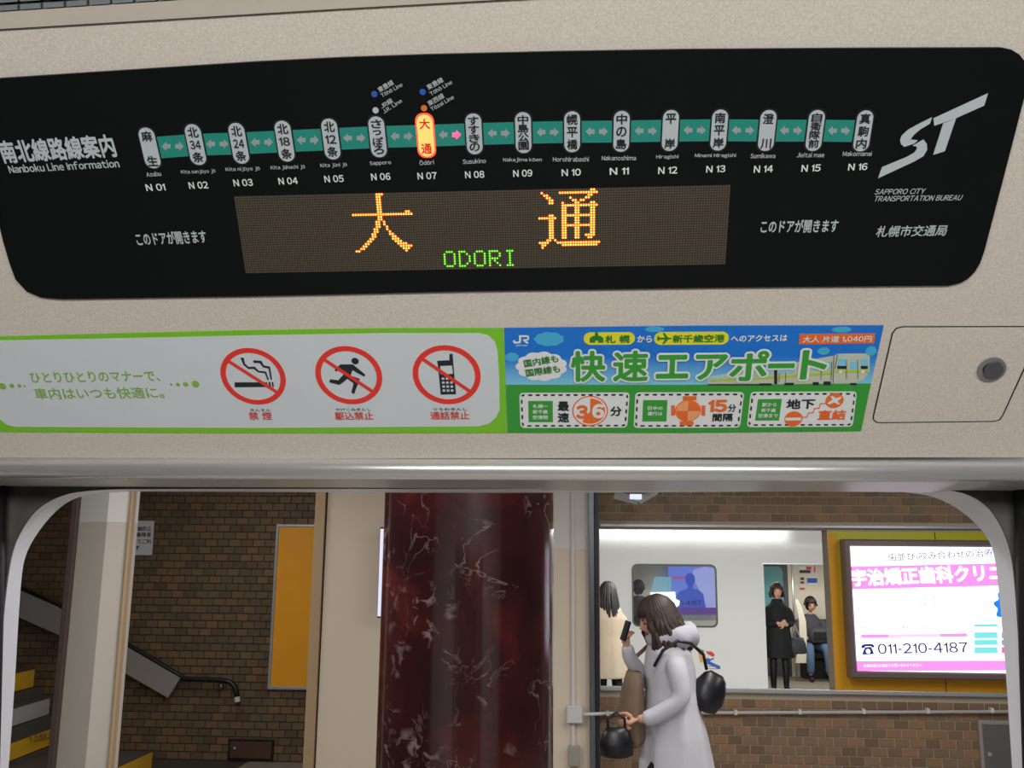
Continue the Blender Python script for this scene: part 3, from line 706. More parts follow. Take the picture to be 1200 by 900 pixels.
# ---------------- door opening frame (rounded), pocket plates, rubber
YN, YF = 1.40, 1.475
SN = Surf((0, YN, 0), (1, 0, 0), (0, 0, 1)); SF = Surf((0, YF, 0), (1, 0, 0), (0, 0, 1))
near = [(-12, 960), (-8, 900), (0, 790), (5, 720), (12, 664), (20, 634), (38, 604), (60, 587), (90, 577), (150, 573.3), (600, 573), (1000, 572.5), (1085, 573), (1128, 578), (1158, 596), (1178, 630), (1187, 670), (1195, 780), (1203, 900), (1207, 960)]
far_ = [(4, 960), (10, 900), (18, 790), (22, 720), (27, 664), (36, 638), (58, 607), (84, 586), (118, 578), (170, 576), (600, 577.5), (985, 575.5), (1050, 576), (1095, 583), (1130, 602), (1158, 632), (1168, 670), (1178, 780), (1186, 900), (1190, 960)]
def catmull(P, k=4):
    out = []
    for i in range(len(P) - 1):
        p0, p1, p2, p3 = P[max(0, i - 1)], P[i], P[i + 1], P[min(len(P) - 1, i + 2)]
        for j in range(k):
            t = j / k
            # centripetal-like: limit tangents by the shorter neighbour span
            m1 = [(p2[q] - p0[q]) / 2 for q in (0, 1)]; m2 = [(p3[q] - p1[q]) / 2 for q in (0, 1)]
            L_ = math.hypot(p2[0] - p1[0], p2[1] - p1[1])
            for m_ in (m1, m2):
                l = math.hypot(*m_)
                if l > L_: m_[0] *= L_ / l; m_[1] *= L_ / l
            h = (2 * t ** 3 - 3 * t * t + 1, t ** 3 - 2 * t * t + t, -2 * t ** 3 + 3 * t * t, t ** 3 - t * t)
            out.append(tuple(h[0] * p1[q] + h[1] * m1[q] + h[2] * p2[q] + h[3] * m2[q] for q in (0, 1)))
    return out + [P[-1]]
near = catmull(near); far_ = catmull(far_)
nw = [SN.pt(SN.at(*p)) for p in near]; fw = [SF.pt(SF.at(*p)) for p in far_]
nw = [Vector((nw[0].x - .01, YN, -.02))] + nw + [Vector((nw[-1].x + .01, YN, -.02))]
fw = [Vector((fw[0].x - .01, YF, -.02))] + fw + [Vector((fw[-1].x + .01, YF, -.02))]
def offs(P, d):   # move outward from the opening
    cx = sum(p.x for p in P) / len(P); out = []
    for p in P:
        out.append(Vector((p.x + (d if p.x > cx else -d) * min(1, abs(p.x - cx) / .35), p.y, p.z + d)))
    return out
nwo, fwo = offs(nw, .03), offs(fw, .03)
n = len(nw); V = nw + fw + fwo + nwo; Fc = []
for i in range(n - 1):
    for s_ in range(4):
        a = s_ * n; b = ((s_ + 1) % 4) * n
        Fc.append((a + i, a + i + 1, b + i + 1, b + i))
DF = obj('door_1', (V, Fc), M['frame_white'], smooth=True); tag(DF, kind='structure')
mod = DF.modifiers.new('edge', 'EDGE_SPLIT'); mod.split_angle = R(40)
# grimy pocket plates filling the two upper corners between frame and header
for sgn in (0, 1):
    idx = range(1, 42) if sgn == 0 else range(42, n - 1)
    pts = [nw[i] + Vector((0, -.004, 0)) for i in idx]
    zt_top = 1.93
    Vp, Fp = [], []
    ext = -1.1 if sgn == 0 else 1.0
    for p in pts:
        Vp += [p, Vector((p.x if p.z > 1.6 else ext, YN - .004, p.z if p.z <= 1.6 else zt_top))]
    poly = [p for p in pts] + [Vector((pts[-1].x if sgn == 0 else ext, YN - .004, zt_top if sgn == 0 else pts[-1].z)), Vector((ext if sgn == 0 else ext, YN - .004, zt_top)), Vector((ext if sgn == 0 else pts[0].x, YN - .004, pts[0].z if sgn == 0 else zt_top))]
    m_ = len(poly)
    V = poly + [p + Vector((0, .0032, 0)) for p in poly]
    Fc = [tuple(range(m_)), tuple(range(2 * m_ - 1, m_ - 1, -1))] + [(i, (i + 1) % m_, m_ + (i + 1) % m_, m_ + i) for i in range(m_)]
    tag(obj('trim_%d' % (4 + sgn), (V, Fc), M['dirty']), kind='structure')
# black rubber seals at both sides of the doorway
for nm, pts, wd in (('trim_6', [(-2, 572), (-5, 700), (-12, 960)], .012), ('trim_7', [(1202, 572), (1206, 700), (1215, 960)], .016)):
    SR = Surf((0, 1.385, 0), (1, 0, 0), (0, 0, 1))
    P = [SR.pt(SR.at(*p)) for p in pts]
    Lr = tube([Vector((p.x, 1.383, p.z)) for p in P], wd, 12)
    tag(obj(nm, Lr, M['rubber'], smooth=True), kind='structure')
# carriage floor and sill under the door, side walls and ceiling around the viewer
M['cfloor'] = mat('carriage_floor', (176, 170, 160), .5, var=.1)
M['cwall'] = mat('carriage_wall', (200, 195, 185), .5)
tag(obj('floor_carriage', box(-3, 3, -1.6, 1.5, -.05, 0), M['cfloor']), kind='structure')
tag(obj('ceiling_carriage', box(-3, 3, -1.6, .80, 2.34, 2.38), M['cwall']), kind='structure')
tag(obj('wall_rear', box(-3, 3, -1.65, -1.6, 0, 2.34), M['cwall']), kind='structure')
# outer skin of our own carriage, facing the platform
tag(obj('wall_outer', join(box(-3, -1.06, 1.42, 1.48, -.3, 2.9), box(1.0, 3, 1.42, 1.48, -.3, 2.9), box(-1.06, 1.0, 1.42, 1.48, 1.93, 2.9)), M['frame_white']), kind='structure')
tag(obj('wall_left', box(-3, -1.12, 1.34, 1.38, 0, 1.95), M['cwall']), kind='structure')
tag(obj('wall_right', box(1.1, 3, 1.34, 1.38, 0, 1.95), M['cwall']), kind='structure')

# ============================================================ PLATFORM outside the door
def WS(Y): return Surf((0, Y, 0), (1, 0, 0), (0, 0, 1))
def XZ(px, py, Y): 
    a = WS(Y).at(px, py); return a
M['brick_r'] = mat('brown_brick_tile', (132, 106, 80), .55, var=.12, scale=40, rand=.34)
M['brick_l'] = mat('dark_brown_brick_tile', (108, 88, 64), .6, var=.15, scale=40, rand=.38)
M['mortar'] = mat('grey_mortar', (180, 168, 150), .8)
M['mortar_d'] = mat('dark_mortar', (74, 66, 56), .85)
M['cream_wall'] = mat('cream_enamel_wall', (226, 211, 192), .45, var=.03, scale=2)
M['cream_wall2'] = mat('pale_enamel_wall', (222, 220, 216), .45, var=.02)
M['tan'] = mat('tan_edge_trim', (178, 152, 120), .5)
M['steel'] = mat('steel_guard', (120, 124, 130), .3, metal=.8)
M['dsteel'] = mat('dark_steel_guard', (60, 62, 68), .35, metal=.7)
M['pfloor'] = mat('platform_floor_tiles', (150, 144, 136), .4, var=.12, scale=4)
M['whiteplastic'] = mat('white_conduit', (214, 214, 216), .45)
M['silver'] = mat('silver_edge', (190, 194, 200), .35, metal=.5)
M['yellow'] = mat('ochre_yellow_panel', (222, 160, 30), .35, var=.05, scale=3)
M['yellow2'] = mat('lemon_yellow_panel', (198, 196, 40), .35, var=.05, scale=3)
M['signframe'] = mat('dark_metal_sign_frame', (128, 114, 110), .3, metal=.35)
M['orange_panel'] = mat('orange_panel', (246, 170, 26), .5, var=.05, scale=4)
M['blackrail'] = mat('black_handrail', (20, 21, 25), .35)
M['plate_metal'] = mat('brushed_steel_plate', (170, 164, 160), .35, metal=.3)
M['notice'] = mat('white_notice', (214, 216, 224), .5)
M['notice_ink'] = mat('notice_print', (40, 42, 60), .6)
M['hatch_brown'] = mat('brown_hatch', (84, 56, 42), .5, var=.1)
M['step'] = mat('dark_stone_step', (88, 84, 80), .6, var=.12)
M['riser_white'] = mat('pale_riser_sign', (190, 194, 196), .5)
M['riser_yellow'] = mat('yellow_riser_sign', (240, 190, 46), .5)
M['cabinet'] = mat('grey_steel_cabinet', (112, 112, 112), .4, metal=.3)

YW = 8.15
tag(obj('floor_platform', box(-9, 9, 1.6, YW, -.08, -.02), M['pfloor']), kind='structure')
tag(obj('floor_far', box(-3, 9, YW + .19, 14.93, -.08, -.005), M['pfloor']), kind='structure')  # floor for the mirror image built behind the wall
tag(obj('ceiling_platform', box(-9, 9, 1.6, 9.4, 2.85, 2.95), M['cwall']), kind='structure')

def brick_wall(wall, Y, x0, x1, z0, z1, holes, m, cap=300, bw=.108, bh=.060, joint=.010, near=(0, 0)):
    """bricks laid in running bond as children of their wall: the ones that show largest singly, the rest joined"""
    cells = []
    rows = int((z1 - z0) / (bh + joint))
    for r_ in range(rows):
        z = z0 + r_ * (bh + joint) + joint / 2
        x = x0 - (bw + joint) / 2 * (r_ % 2)
        while x < x1:
            a, b = max(x, x0), min(x + bw, x1)
            if b - a > .02:
                if not any(a < h[1] and b > h[0] and z < h[3] and z + bh > h[2] for h in holes):
                    cells.append((a, b, z))
                else:  # cut bricks beside an opening
                    for h in holes:
                        if z < h[3] and z + bh > h[2]:
                            if a < h[0] - .02 and b > h[0]: cells.append((a, h[0], z))
                            elif b > h[1] + .02 and a < h[1]: cells.append((h[1], b, z))
            x += bw + joint
    cells.sort(key=lambda c_: (c_[0] - near[0]) ** 2 + 2 * (c_[2] - near[1]) ** 2)
    base = wloc(wall); share = {}
    for (a, b, z) in cells[:cap]:
        k = round(b - a, 3)
        if k not in share:
            v, f = box(0, b - a, -.009, 0, 0, bh, .0015); me = bpy.data.meshes.new('brick'); me.from_pydata([Vector(q) for q in v], [], f); me.materials.append(m); share[k] = me
        o = bpy.data.objects.new('brick', share[k]); COL.objects.link(o); o.parent = wall
        o.location = Vector((a, Y - random.uniform(0, .0015), z)) - base
    V, Fc = [], []
    for (a, b, z) in cells[cap:]:
        v, f = box(a, b, Y - .009 - random.uniform(0, .0015), Y, z, z + bh); k = len(V); V += v; Fc += [tuple(i + k for i in q) for q in f]
    if V: tag(obj('brick_facing', (V, Fc), m, wall), kind='stuff')

# ---- rear platform wall (right part) with an opening built in place of the wall mirror
ox0, ox1 = XZ(703, 715, YW)[0], XZ(974, 715, YW)[0]
oz0, oz1 = XZ(840, 812, YW)[1], XZ(840, 620, YW)[1]
WB = empty('wall_back', (1.5, YW, 0)); WB['kind'] = 'structure'
wx0, wx1 = XZ(640, 700, YW)[0], 5.6
back = join(box(wx0, wx1, YW, YW + .18, 0, oz0), box(wx0, wx1, YW, YW + .18, oz1, 2.85), box(wx0, ox0, YW, YW + .18, oz0, oz1), box(ox1, wx1, YW, YW + .18, oz0, oz1))
obj('backing', back, M['mortar'], WB)
ypx = XZ(1240, 715, YW)[0]
brick_wall(WB, YW, XZ(696, 860, YW)[0], XZ(1230, 800, YW)[0], .0, 2.6, [(ox0 - .01, 9, oz0 - .03, oz1 + .05)], M['brick_r'], 300, near=(XZ(940, 850, YW)[0], XZ(940, 850, YW)[1]))
# silver edge strips above and below the opening, running on over the yellow panel
SB = WS(YW)
def strip(name, y_at, x0, x1, hpx, m, dep, kind='structure', lab=None, cat=None):
    a = XZ(x0, y_at, YW); b = XZ(x1, y_at, YW); z = XZ((x0 + x1) / 2, y_at, YW)[1]; h = hpx * YW / FPX
    o = obj(name, box(a[0], b[0], YW - dep, YW, z - h / 2, z + h / 2, .003), m)
    if kind: tag(o, kind=kind)
    if lab: tag(o, lab, cat)
    return o
strip('trim_8', 617.5, 703, 1260, 3.4, M['silver'], .035)
strip('trim_9', 810.5, 703, 1260, 4.2, M['silver'], .045)
strip('trim_10', 807.2, 703, 974, 2.0, M['frame_white'], .03)

# ---- yellow surround and lit dental sign
YS = empty('yellow_wall_panel', (XZ(1080, 800, YW)[0], YW, oz0), 'ochre yellow wall panel framing the lit clinic sign', 'panel')
seamx = [974, 1101, 1260]
for i in range(2):
    a = XZ(seamx[i] + (0 if i == 0 else .6), 715, YW)[0]; b = XZ(seamx[i + 1] - .6, 715, YW)[0]
    obj('panel', box(a, b, YW - .022, YW, oz0 + .012, XZ(1080, 716, YW)[1], .002), M['yellow'], YS)
    obj('upper_panel', box(a, b, YW - .022, YW, XZ(1080, 716, YW)[1] + .002, oz1 - .012, .002), M['yellow2' if 1 else 'yellow'], YS)  # lemon tone puts a bright reflection into the upper panel's colour
# the outer frame of the far left of the panel is ochre for its whole height
a = XZ(974, 715, YW)[0]; b = XZ(985, 715, YW)[0]
obj('edge_panel', box(a - .002, b, YW - .026, YW, oz0 + .012, oz1 - .03, .002), M['yellow'], YS)

YG = YW - .13
SG = WS(YG)
sx0, sx1 = XZ(992, 715, YG)[0], XZ(1262, 715, YG)[0]
sz0, sz1 = XZ(1080, 796, YG)[1], XZ(1080, 632.5, YG)[1]
LB = empty('lit_clinic_sign', ((sx0 + sx1) / 2, YG, sz0), 'glowing white and pink clinic sign with a phone number', 'sign')
fr = .055
obj('sign_frame', frame(SG, sx0, sx1, sz0, sz1, fr, -.10, .02), M['signframe'], LB)
def emat(name, col, e):
    m = bpy.data.materials.new(name); m.use_nodes = True; b = m.node_tree.nodes['Principled BSDF']; c = lin(col)
    b.inputs['Base Color'].default_value = (.02, .02, .02, 1); b.inputs['Emission Color'].default_value = c + (1,); b.inputs['Emission Strength'].default_value = e; b.inputs['Roughness'].default_value = .3
    return m
M['lw'] = emat('backlit_white', (246, 246, 255), 1.75); M['lp'] = emat('backlit_pink', (255, 146, 232), 1.15); M['lpl'] = emat('backlit_pale_pink', (255, 205, 246), 1.15)
M['lnavy'] = emat('backlit_navy', (36, 40, 120), 1.0); M['lblue'] = emat('backlit_blue', (20, 130, 235), 1.1); M['lteal'] = emat('backlit_turquoise', (126, 226, 226), 1.1); M['lpale'] = emat('backlit_faint_blue', (150, 166, 226), .95); M['lmag'] = emat('backlit_magenta', (255, 90, 190), 1.1)
face = obj('sign_face', box(sx0 + fr - .005, sx1 - fr + .005, YG + .0, YG + .03, sz0 + fr - .005, sz1 - fr + .005), M['lw'], LB)
def sg(l, m, nm, o=.001): return obj(nm, SG.poly(l, o, o + .001), M[m], LB)
def sgt(txt, x0, y0, x1, y1, h, m, **k): return text(SG, txt, (x0, y0), (x1, y1), h, M[m], LB, off=k.pop('off', .002), lift=.002, **k)
fl = (sx0 + fr)
def clipx(px, py): return max(px, 0)
SGl = lambda y: 992 + 8.2 + (y - 715) * .055   # left inner edge of the face in pixels at height y
sg([(SGl(690), 690.5), (1262, 684), (1262, 658), (SGl(663), 664)], 'lp', 'pink_band')
sg([(SGl(786), 786.5), (1262, 785), (1262, 774), (SGl(774), 774.5)], 'lp', 'pink_band')
sg([(1009, 747.5), (1041, 747), (1041, 743.3), (1009, 743.8)], 'lp', 'pink_line'); sg([(1041, 747), (1102, 746.3), (1102, 742.8), (1041, 743.3)], 'lpl', 'pale_line'); sg([(1102, 746.3), (1133, 746), (1133, 742), (1102, 742.8)], 'lp', 'pink_line')
sgt('宇治矯正歯科クリニック', 997.5, 687.5, 1218, 679.5, 20.5, 'lw', bold=.045)
sgt('歯並び,咬み合わせの治療', 1041, 658, 1164, 652.5, 9.5, 'lnavy', bold=0)
sgt('011-210-4187', 1029, 766.5, 1134.5, 764.5, 12.2, 'lnavy', bold=.01)
for i, (x0, x1, y) in enumerate(((1058, 1126, 703), (1058, 1126, 709.5), (1062, 1108, 722), (1009, 1128, 737))):
    sgt('お口の健康と美しい歯並び' if i < 3 else '矯正治療のご相談をお受けします', x0, y, x1, y - .8, 3.6, 'lpale', bold=0, res=2)
sgt('診療時間はお電話でお問い合わせください', 1012, 782, 1080, 781, 3.6, 'lw', bold=0, res=2)
# telephone mark
def zz(l): return [(980 + x / 5, 620 + y / 5) for x, y in l]
sg(zz([(146, 692), (150, 680), (166, 674), (206, 672), (220, 680), (223, 692), (206, 694), (204, 686), (168, 687), (166, 696), (148, 698)]), 'lnavy', 'telephone_handset', .002)
sg(zz([(170, 692), (202, 690), (214, 712), (220, 732), (152, 736), (158, 714)]), 'lnavy', 'telephone_body', .002)
p_ = zz([(186, 716)])[0]; c = SG.at(*p_); obj('telephone_dial', SG.plate(circ(c, .018, n=16), .003, .004), M['lw'], LB)
for y0, y1 in ((731.5, 734.5), (741, 748), (750, 756), (758.5, 765.5)):
    sg([(1142, y1), (1169, y1 - .3), (1168.5, y0 - .3), (1141.5, y0)], 'lteal', 'table_row', .002)
    sg([(1174, y1), (1250, y1 - 1), (1250, y0 - 1), (1173.5, y0)], 'lpale', 'table_row', .002)
sg([(1174, 765), (1186, 764.5), (1186, 758), (1174, 758.5)], 'lmag', 'magenta_mark', .003)
cx_, cy_ = XZ(1184, 711, YG)
pts = [(cx_ + .12 * (1 + .16 * math.sin(9 * a)) * math.cos(a), cz_) for a, cz_ in ()] or [(cx_ + .115 * (1 + .13 * math.sin(9 * t)) * math.cos(t), cy_ + .125 * (1 + .13 * math.sin(9 * t)) * math.sin(t)) for t in [2 * math.pi * i / 72 for i in range(72)]]
obj('blue_flower_mark', SG.plate(pts, .002, .003), M['lblue'], LB)

# ---- white pipe and grey cabinet on the brick
def at3(px, py, Y):
    a = XZ(px, py, Y); return Vector((a[0], Y, a[1]))
pa, pb = at3(684, 837, 7.93), at3(1190, 832, 7.93)
WP = empty('white_wall_pipe', pa, 'thin white horizontal pipe along the brick wall under the opening', 'pipe')
pa.y = 7.915
obj('pipe', tube([pa, at3(703, 836.5, 7.915), at3(710, 836, 8.11), at3(1190, 832, 8.11) + Vector((.6, 0, 0))], .013, 10), M['whiteplastic'], WP, smooth=True)
for k in range(7):
    p = at3(712 + 75 * k, 836 - .62 * k, 8.11); obj('bracket', box(p.x - .012, p.x + .012, 8.09, YW - .005, p.z - .018, p.z + .018, .002), M['whiteplastic'], WP)
CB = empty('grey_wall_cabinet', at3(1180, 900, YW - .05), 'grey steel wall cabinet door low on the brick wall at right', 'cabinet')
cx0, cx1 = XZ(1149, 870, YW - .06)[0], XZ(1149, 870, YW - .06)[0] + .62
cz1 = XZ(1170, 845, YW - .06)[1]
obj('cabinet_frame', box(cx0, cx1, YW - .05, YW, cz1 - .9, cz1, .004), M['plate_metal'], CB)
dr = obj('cabinet_door', box(cx0 + .025, cx1 - .025, YW - .062, YW - .045, cz1 - .87, cz1 - .025, .004), M['cabinet'], CB)
p = at3(1160, 884, YW - .07); obj('lock', tube([p, p + Vector((0, .02, 0))], .016, 14), M['silver'], dr, smooth=False)

# ---- light fitting just below the header
q_ = at3(742, 583, 7.5)
CL = empty('hanging_lamp', q_, 'small chrome lamp fitting above the opening onto the far train', 'lamp')
obj('lamp_body', join(tube([at3(720, 580, 7.5), at3(748, 587, 7.5)], .03, 4), tube([at3(748, 587, 7.5), at3(770, 576, 7.5)], [.03, .02], 4)), M['silver'], CL)
obj('lamp_stem', tube([at3(742, 576, 7.5), at3(742, 576, 7.5) + Vector((0, 0, .45))], .012, 8), M['dsteel'], CL, smooth=True)
obj('lamp_lens', box(at3(738, 580, 7.46).x, at3(752, 580, 7.46).x, 7.455, 7.475, at3(738, 585, 7.46).z, at3(738, 579, 7.46).z, .003), emat('lit_lamp_lens', (225, 235, 255), 1.0), CL)

# ---- cream wall behind the marble column
YC = 8.0
kx0, kx1 = XZ(377, 740, YC)[0], XZ(691, 740, YC)[0]
wc = obj('wall_center', box(kx0, kx1, YC, 9.3, 0, 2.85), M['cream_wall']); wc['kind'] = 'structure'
zsp = XZ(670, 644, YC)[1]
up = obj('trim_11', box(XZ(645, 600, YC)[0], kx1, YC - .006, YC, zsp, 2.84), M['cream_wall2']); up['kind'] = 'structure'
te = obj('trim_12', box(XZ(363.5, 740, YC)[0], XZ(375.2, 740, YC)[0], YC - .03, 9.3, 0, 2.85), M['tan']); te['kind'] = 'structure'
obj('trim_13', box(XZ(375.2, 740, YC)[0], kx0 + .001, YC + .01, 9.28, 0, 2.85), M['blackline'])['kind'] = 'structure'
PG = empty('steel_corner_post', at3(695, 900, 7.95), 'brushed steel corner post between cream wall and the opening', 'post')
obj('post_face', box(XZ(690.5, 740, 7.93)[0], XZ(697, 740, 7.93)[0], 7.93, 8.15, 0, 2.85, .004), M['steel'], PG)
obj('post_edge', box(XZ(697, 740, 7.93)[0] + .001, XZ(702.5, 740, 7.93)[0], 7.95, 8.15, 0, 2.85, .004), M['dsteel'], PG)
VC = empty('white_conduit', at3(671.5, 838, 7.97), 'vertical white conduit with junction box on the cream wall', 'conduit')
X671 = XZ(671.5, 740, 7.98)[0]
obj('conduit_pipe', box(X671 - .014, X671 + .014, 7.97, 8.0, XZ(671, 882, 7.98)[1], 2.84, .004), M['whiteplastic'], VC)
p = at3(673.5, 837, 7.95); obj('junction_box', box(p.x - .062, p.x + .062, 7.93, 8.0, p.z - .065, p.z + .065, .006), M['whiteplastic'], VC)
p = at3(673, 886, 7.95); obj('grey_switch_box', box(p.x - .045, p.x + .045, 7.94, 8.0, p.z - .075, p.z + .075, .006), mat('grey_box_plastic', (160, 156, 150), .5), VC)
# sign mostly hidden behind the column
HS = empty('narrow_lit_sign', at3(470, 722, 7.9), 'thin slice of a lit sign peeping out left of the marble column', 'sign')
hx0 = XZ(444.5, 672, 7.9)[0]
obj('sign_case', box(hx0, hx0 + .6, 7.86, 8.0, XZ(450, 724, 7.9)[1], XZ(450, 618, 7.9)[1], .006), M['dsteel'], HS)
obj('sign_face', box(hx0 + .006, hx0 + .58, 7.852, 7.858, XZ(450, 722, 7.9)[1], XZ(450, 620, 7.9)[1]), emat('lit_sign_face', (228, 228, 255), 1.0), HS)

# ---- marble column
def marble():
    m = bpy.data.materials.new('red_marble'); m.use_nodes = True; nt = m.node_tree; b = nt.nodes['Principled BSDF']
    tc = nt.nodes.new('ShaderNodeTexCoord'); mp = nt.nodes.new('ShaderNodeMapping'); mp.inputs['Location'].default_value = (3.1, .4, 1.7); nt.links.new(tc.outputs['Object'], mp.inputs[0])
    def noise(sc, det, dist=0):
        n = nt.nodes.new('ShaderNodeTexNoise'); n.inputs['Scale'].default_value = sc; n.inputs['Detail'].default_value = det; n.inputs['Distortion'].default_value = dist
        nt.links.new(mp.outputs[0], n.inputs['Vector']); return n
    def ramp(src, stops):
        r = nt.nodes.new('ShaderNodeValToRGB'); e = r.color_ramp.elements
        while len(e) < len(stops): e.new(.5)
        for k, (p, c) in enumerate(stops): e[k].position = p; e[k].color = c
        nt.links.new(src, r.inputs[0]); return r.outputs[0]
    base = ramp(noise(2.2, 6, .8).outputs['Fac'], [(.30, lin((30, 14, 15)) + (1,)), (.52, lin((50, 19, 19)) + (1,)), (.74, lin((84, 32, 28)) + (1,))])
    W_ = (1, 1, 1, 1); K = (0, 0, 0, 1)
    v1 = ramp(noise(4.5, 9, .7).outputs['Fac'], [(.488, K), (.500, W_), (.512, K)])       # thin veins
    msk = ramp(noise(2.6, 2).outputs['Fac'], [(.48, K), (.58, W_)])
    v2 = ramp(noise(16, 6, .8).outputs['Fac'], [(.54, K), (.66, W_)])                       # patches
    msk2 = ramp(noise(2.0, 3, .3).outputs['Fac'], [(.53, K), (.60, W_)])
    def mul(a, c_, k=1.0):
        x = nt.nodes.new('ShaderNodeMath'); x.operation = 'MULTIPLY'; nt.links.new(a, x.inputs[0]); nt.links.new(c_, x.inputs[1]); return x.outputs[0]
    ad = nt.nodes.new('ShaderNodeMath'); ad.operation = 'MAXIMUM'; nt.links.new(mul(v1, msk), ad.inputs[0]); nt.links.new(mul(v2, msk2), ad.inputs[1])
    sc_ = nt.nodes.new('ShaderNodeMath'); sc_.operation = 'MULTIPLY'; sc_.inputs[1].default_value = .42; nt.links.new(ad.outputs[0], sc_.inputs[0])
    mx = nt.nodes.new('ShaderNodeMix'); mx.data_type = 'RGBA'; nt.links.new(sc_.outputs[0], mx.inputs[0]); nt.links.new(base, mx.inputs[6]); mx.inputs[7].default_value = lin((170, 150, 150)) + (1,)
    nt.links.new(mx.outputs[2], b.inputs['Base Color']); b.inputs['Roughness'].default_value = .14; b.inputs['Specular IOR Level'].default_value = .55
    return m
YM = 4.8
ml = at3(445.5, 740, YM); mr_ = at3(648.5, 740, YM)
# tangent pixels of a round column
al = math.atan2(ml.x, YM); ar = math.atan2(mr_.x, YM); mid = (al + ar) / 2; half = (ar - al) / 2
dist = YM / math.cos(mid); rad = dist * math.sin(half); ccx, ccy = dist * math.sin(mid), dist * math.cos(mid)
V, Fc = [], []; nn = 96
for z in (-.02, 2.85):
    for k in range(nn): V.append((ccx + rad * math.cos(2 * math.pi * k / nn), ccy + rad * math.sin(2 * math.pi * k / nn), z))
Fc = [(k, (k + 1) % nn, nn + (k + 1) % nn, nn + k) for k in range(nn)]
mc = obj('marble_column', (V, Fc), marble()); tag(mc, 'thick round polished dark red marble column with white veins', 'column')
for p in mc.data.polygons: p.use_smooth = abs(p.normal.z) < .5

# ---- left: brick wall beside the stairs
YL = 9.3
WLs = empty('wall_stair', (-4, YL, 0)); WLs['kind'] = 'structure'
lx0, lx1 = XZ(-40, 700, YL)[0], XZ(378, 700, YL)[0]
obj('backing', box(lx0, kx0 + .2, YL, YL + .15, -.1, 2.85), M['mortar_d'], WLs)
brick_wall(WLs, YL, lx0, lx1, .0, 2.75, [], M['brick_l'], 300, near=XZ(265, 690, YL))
# orange poster panel in a silver frame
OP = empty('orange_poster_board', at3(345, 808, YL), 'tall plain orange board in a silver frame on brick', 'board')
ox_0, ox_1 = XZ(318.5, 712, YL - .03)[0], XZ(384, 712, YL - .03)[0]; oz_0, oz_1 = XZ(345, 808.5, YL - .03)[1], XZ(345, 614, YL - .03)[1]
f_ = .03
obj('board_frame', frame(WS(YL), ox_0, ox_1, oz_0, oz_1, f_, 0, .04), M['silver'], OP)
obj('orange_sheet', box(ox_0 + f_ * .8, ox_1 - f_ * .8, YL - .03, YL - .012, oz_0 + f_ * .8, oz_1 - f_ * .8), M['orange_panel'], OP)
# small brown hatch
BH = empty('brown_wall_hatch', at3(293, 892, YL), 'small brown metal hatch low on the brick wall under the handrail end', 'hatch')
a = at3(268, 866, YL - .02); b = at3(320, 892, YL - .02)
obj('hatch_frame', box(a.x, b.x, YL - .022, YL, b.z, a.z, .004), M['blackline'], BH)
obj('hatch_door', box(a.x + .02, b.x - .02, YL - .03, YL - .015, b.z + .02, a.z - .02, .004), M['hatch_brown'], BH)
p = at3(275, 877, YL - .035); obj('knob', ball(p, .014), M['silver'], BH, smooth=True)
# notice
SNt = WS(YL - .02)
NT = empty('white_notice', at3(168, 650, YL), 'white paper notice with four lines of black text on brick', 'notice')
obj('notice_sheet', SNt.poly([(149, 650.5), (178.3, 650.5), (181, 610.5), (149, 610)], 0, .004), M['notice'], NT)
for txt, x0, x1, y in (('接触防止', 156.5, 177.5, 622.5), ('乗降者', 160, 177.2, 629.5), ('ってご利', 156, 177, 637.5), ('ます', 154, 163.5, 645)):
    text(SNt, txt, (x0, y), (x1, y - .2), 5.6, M['notice_ink'], NT, off=.004, bold=.02, res=2)
# handrail with steel guard plate
HR = empty('black_handrail', at3(250, 812, YL - .08), 'black handrail over a sloping steel plate, ending in a white tip', 'handrail')
yh = YL - .10
rp = [at3(-30, 664, yh), at3(60, 707, yh), at3(140, 750, yh), at3(206, 789, yh), at3(216, 795.5, yh), at3(262, 797.5, yh), at3(270, 799.5, yh), at3(275, 804, yh), at3(277, 810, yh), at3(278, 818, yh)]
obj('rail_tube', tube(rp, .024, 12), M['blackrail'], HR, smooth=True)
obj('rail_tip', tube([at3(277.8, 816.5, yh), at3(278.3, 822.5, yh)], .026, 12), M['whiteplastic'], HR, smooth=False)
SH = WS(YL - .09)
obj('guard_plate', SH.poly([(-30, 699), (70, 743), (199, 817), (213, 794), (70, 711), (-30, 667)], 0, .045), M['plate_metal'], HR)
for x, y in ((255, 806), (184, 806)):
    p = at3(x, y, yh); obj('wall_bracket', join(tube([p, p + Vector((0, .09, -.0))], .012, 8), ball(p + Vector((0, .085, 0)), .035)), M['steel'], HR, smooth=True)
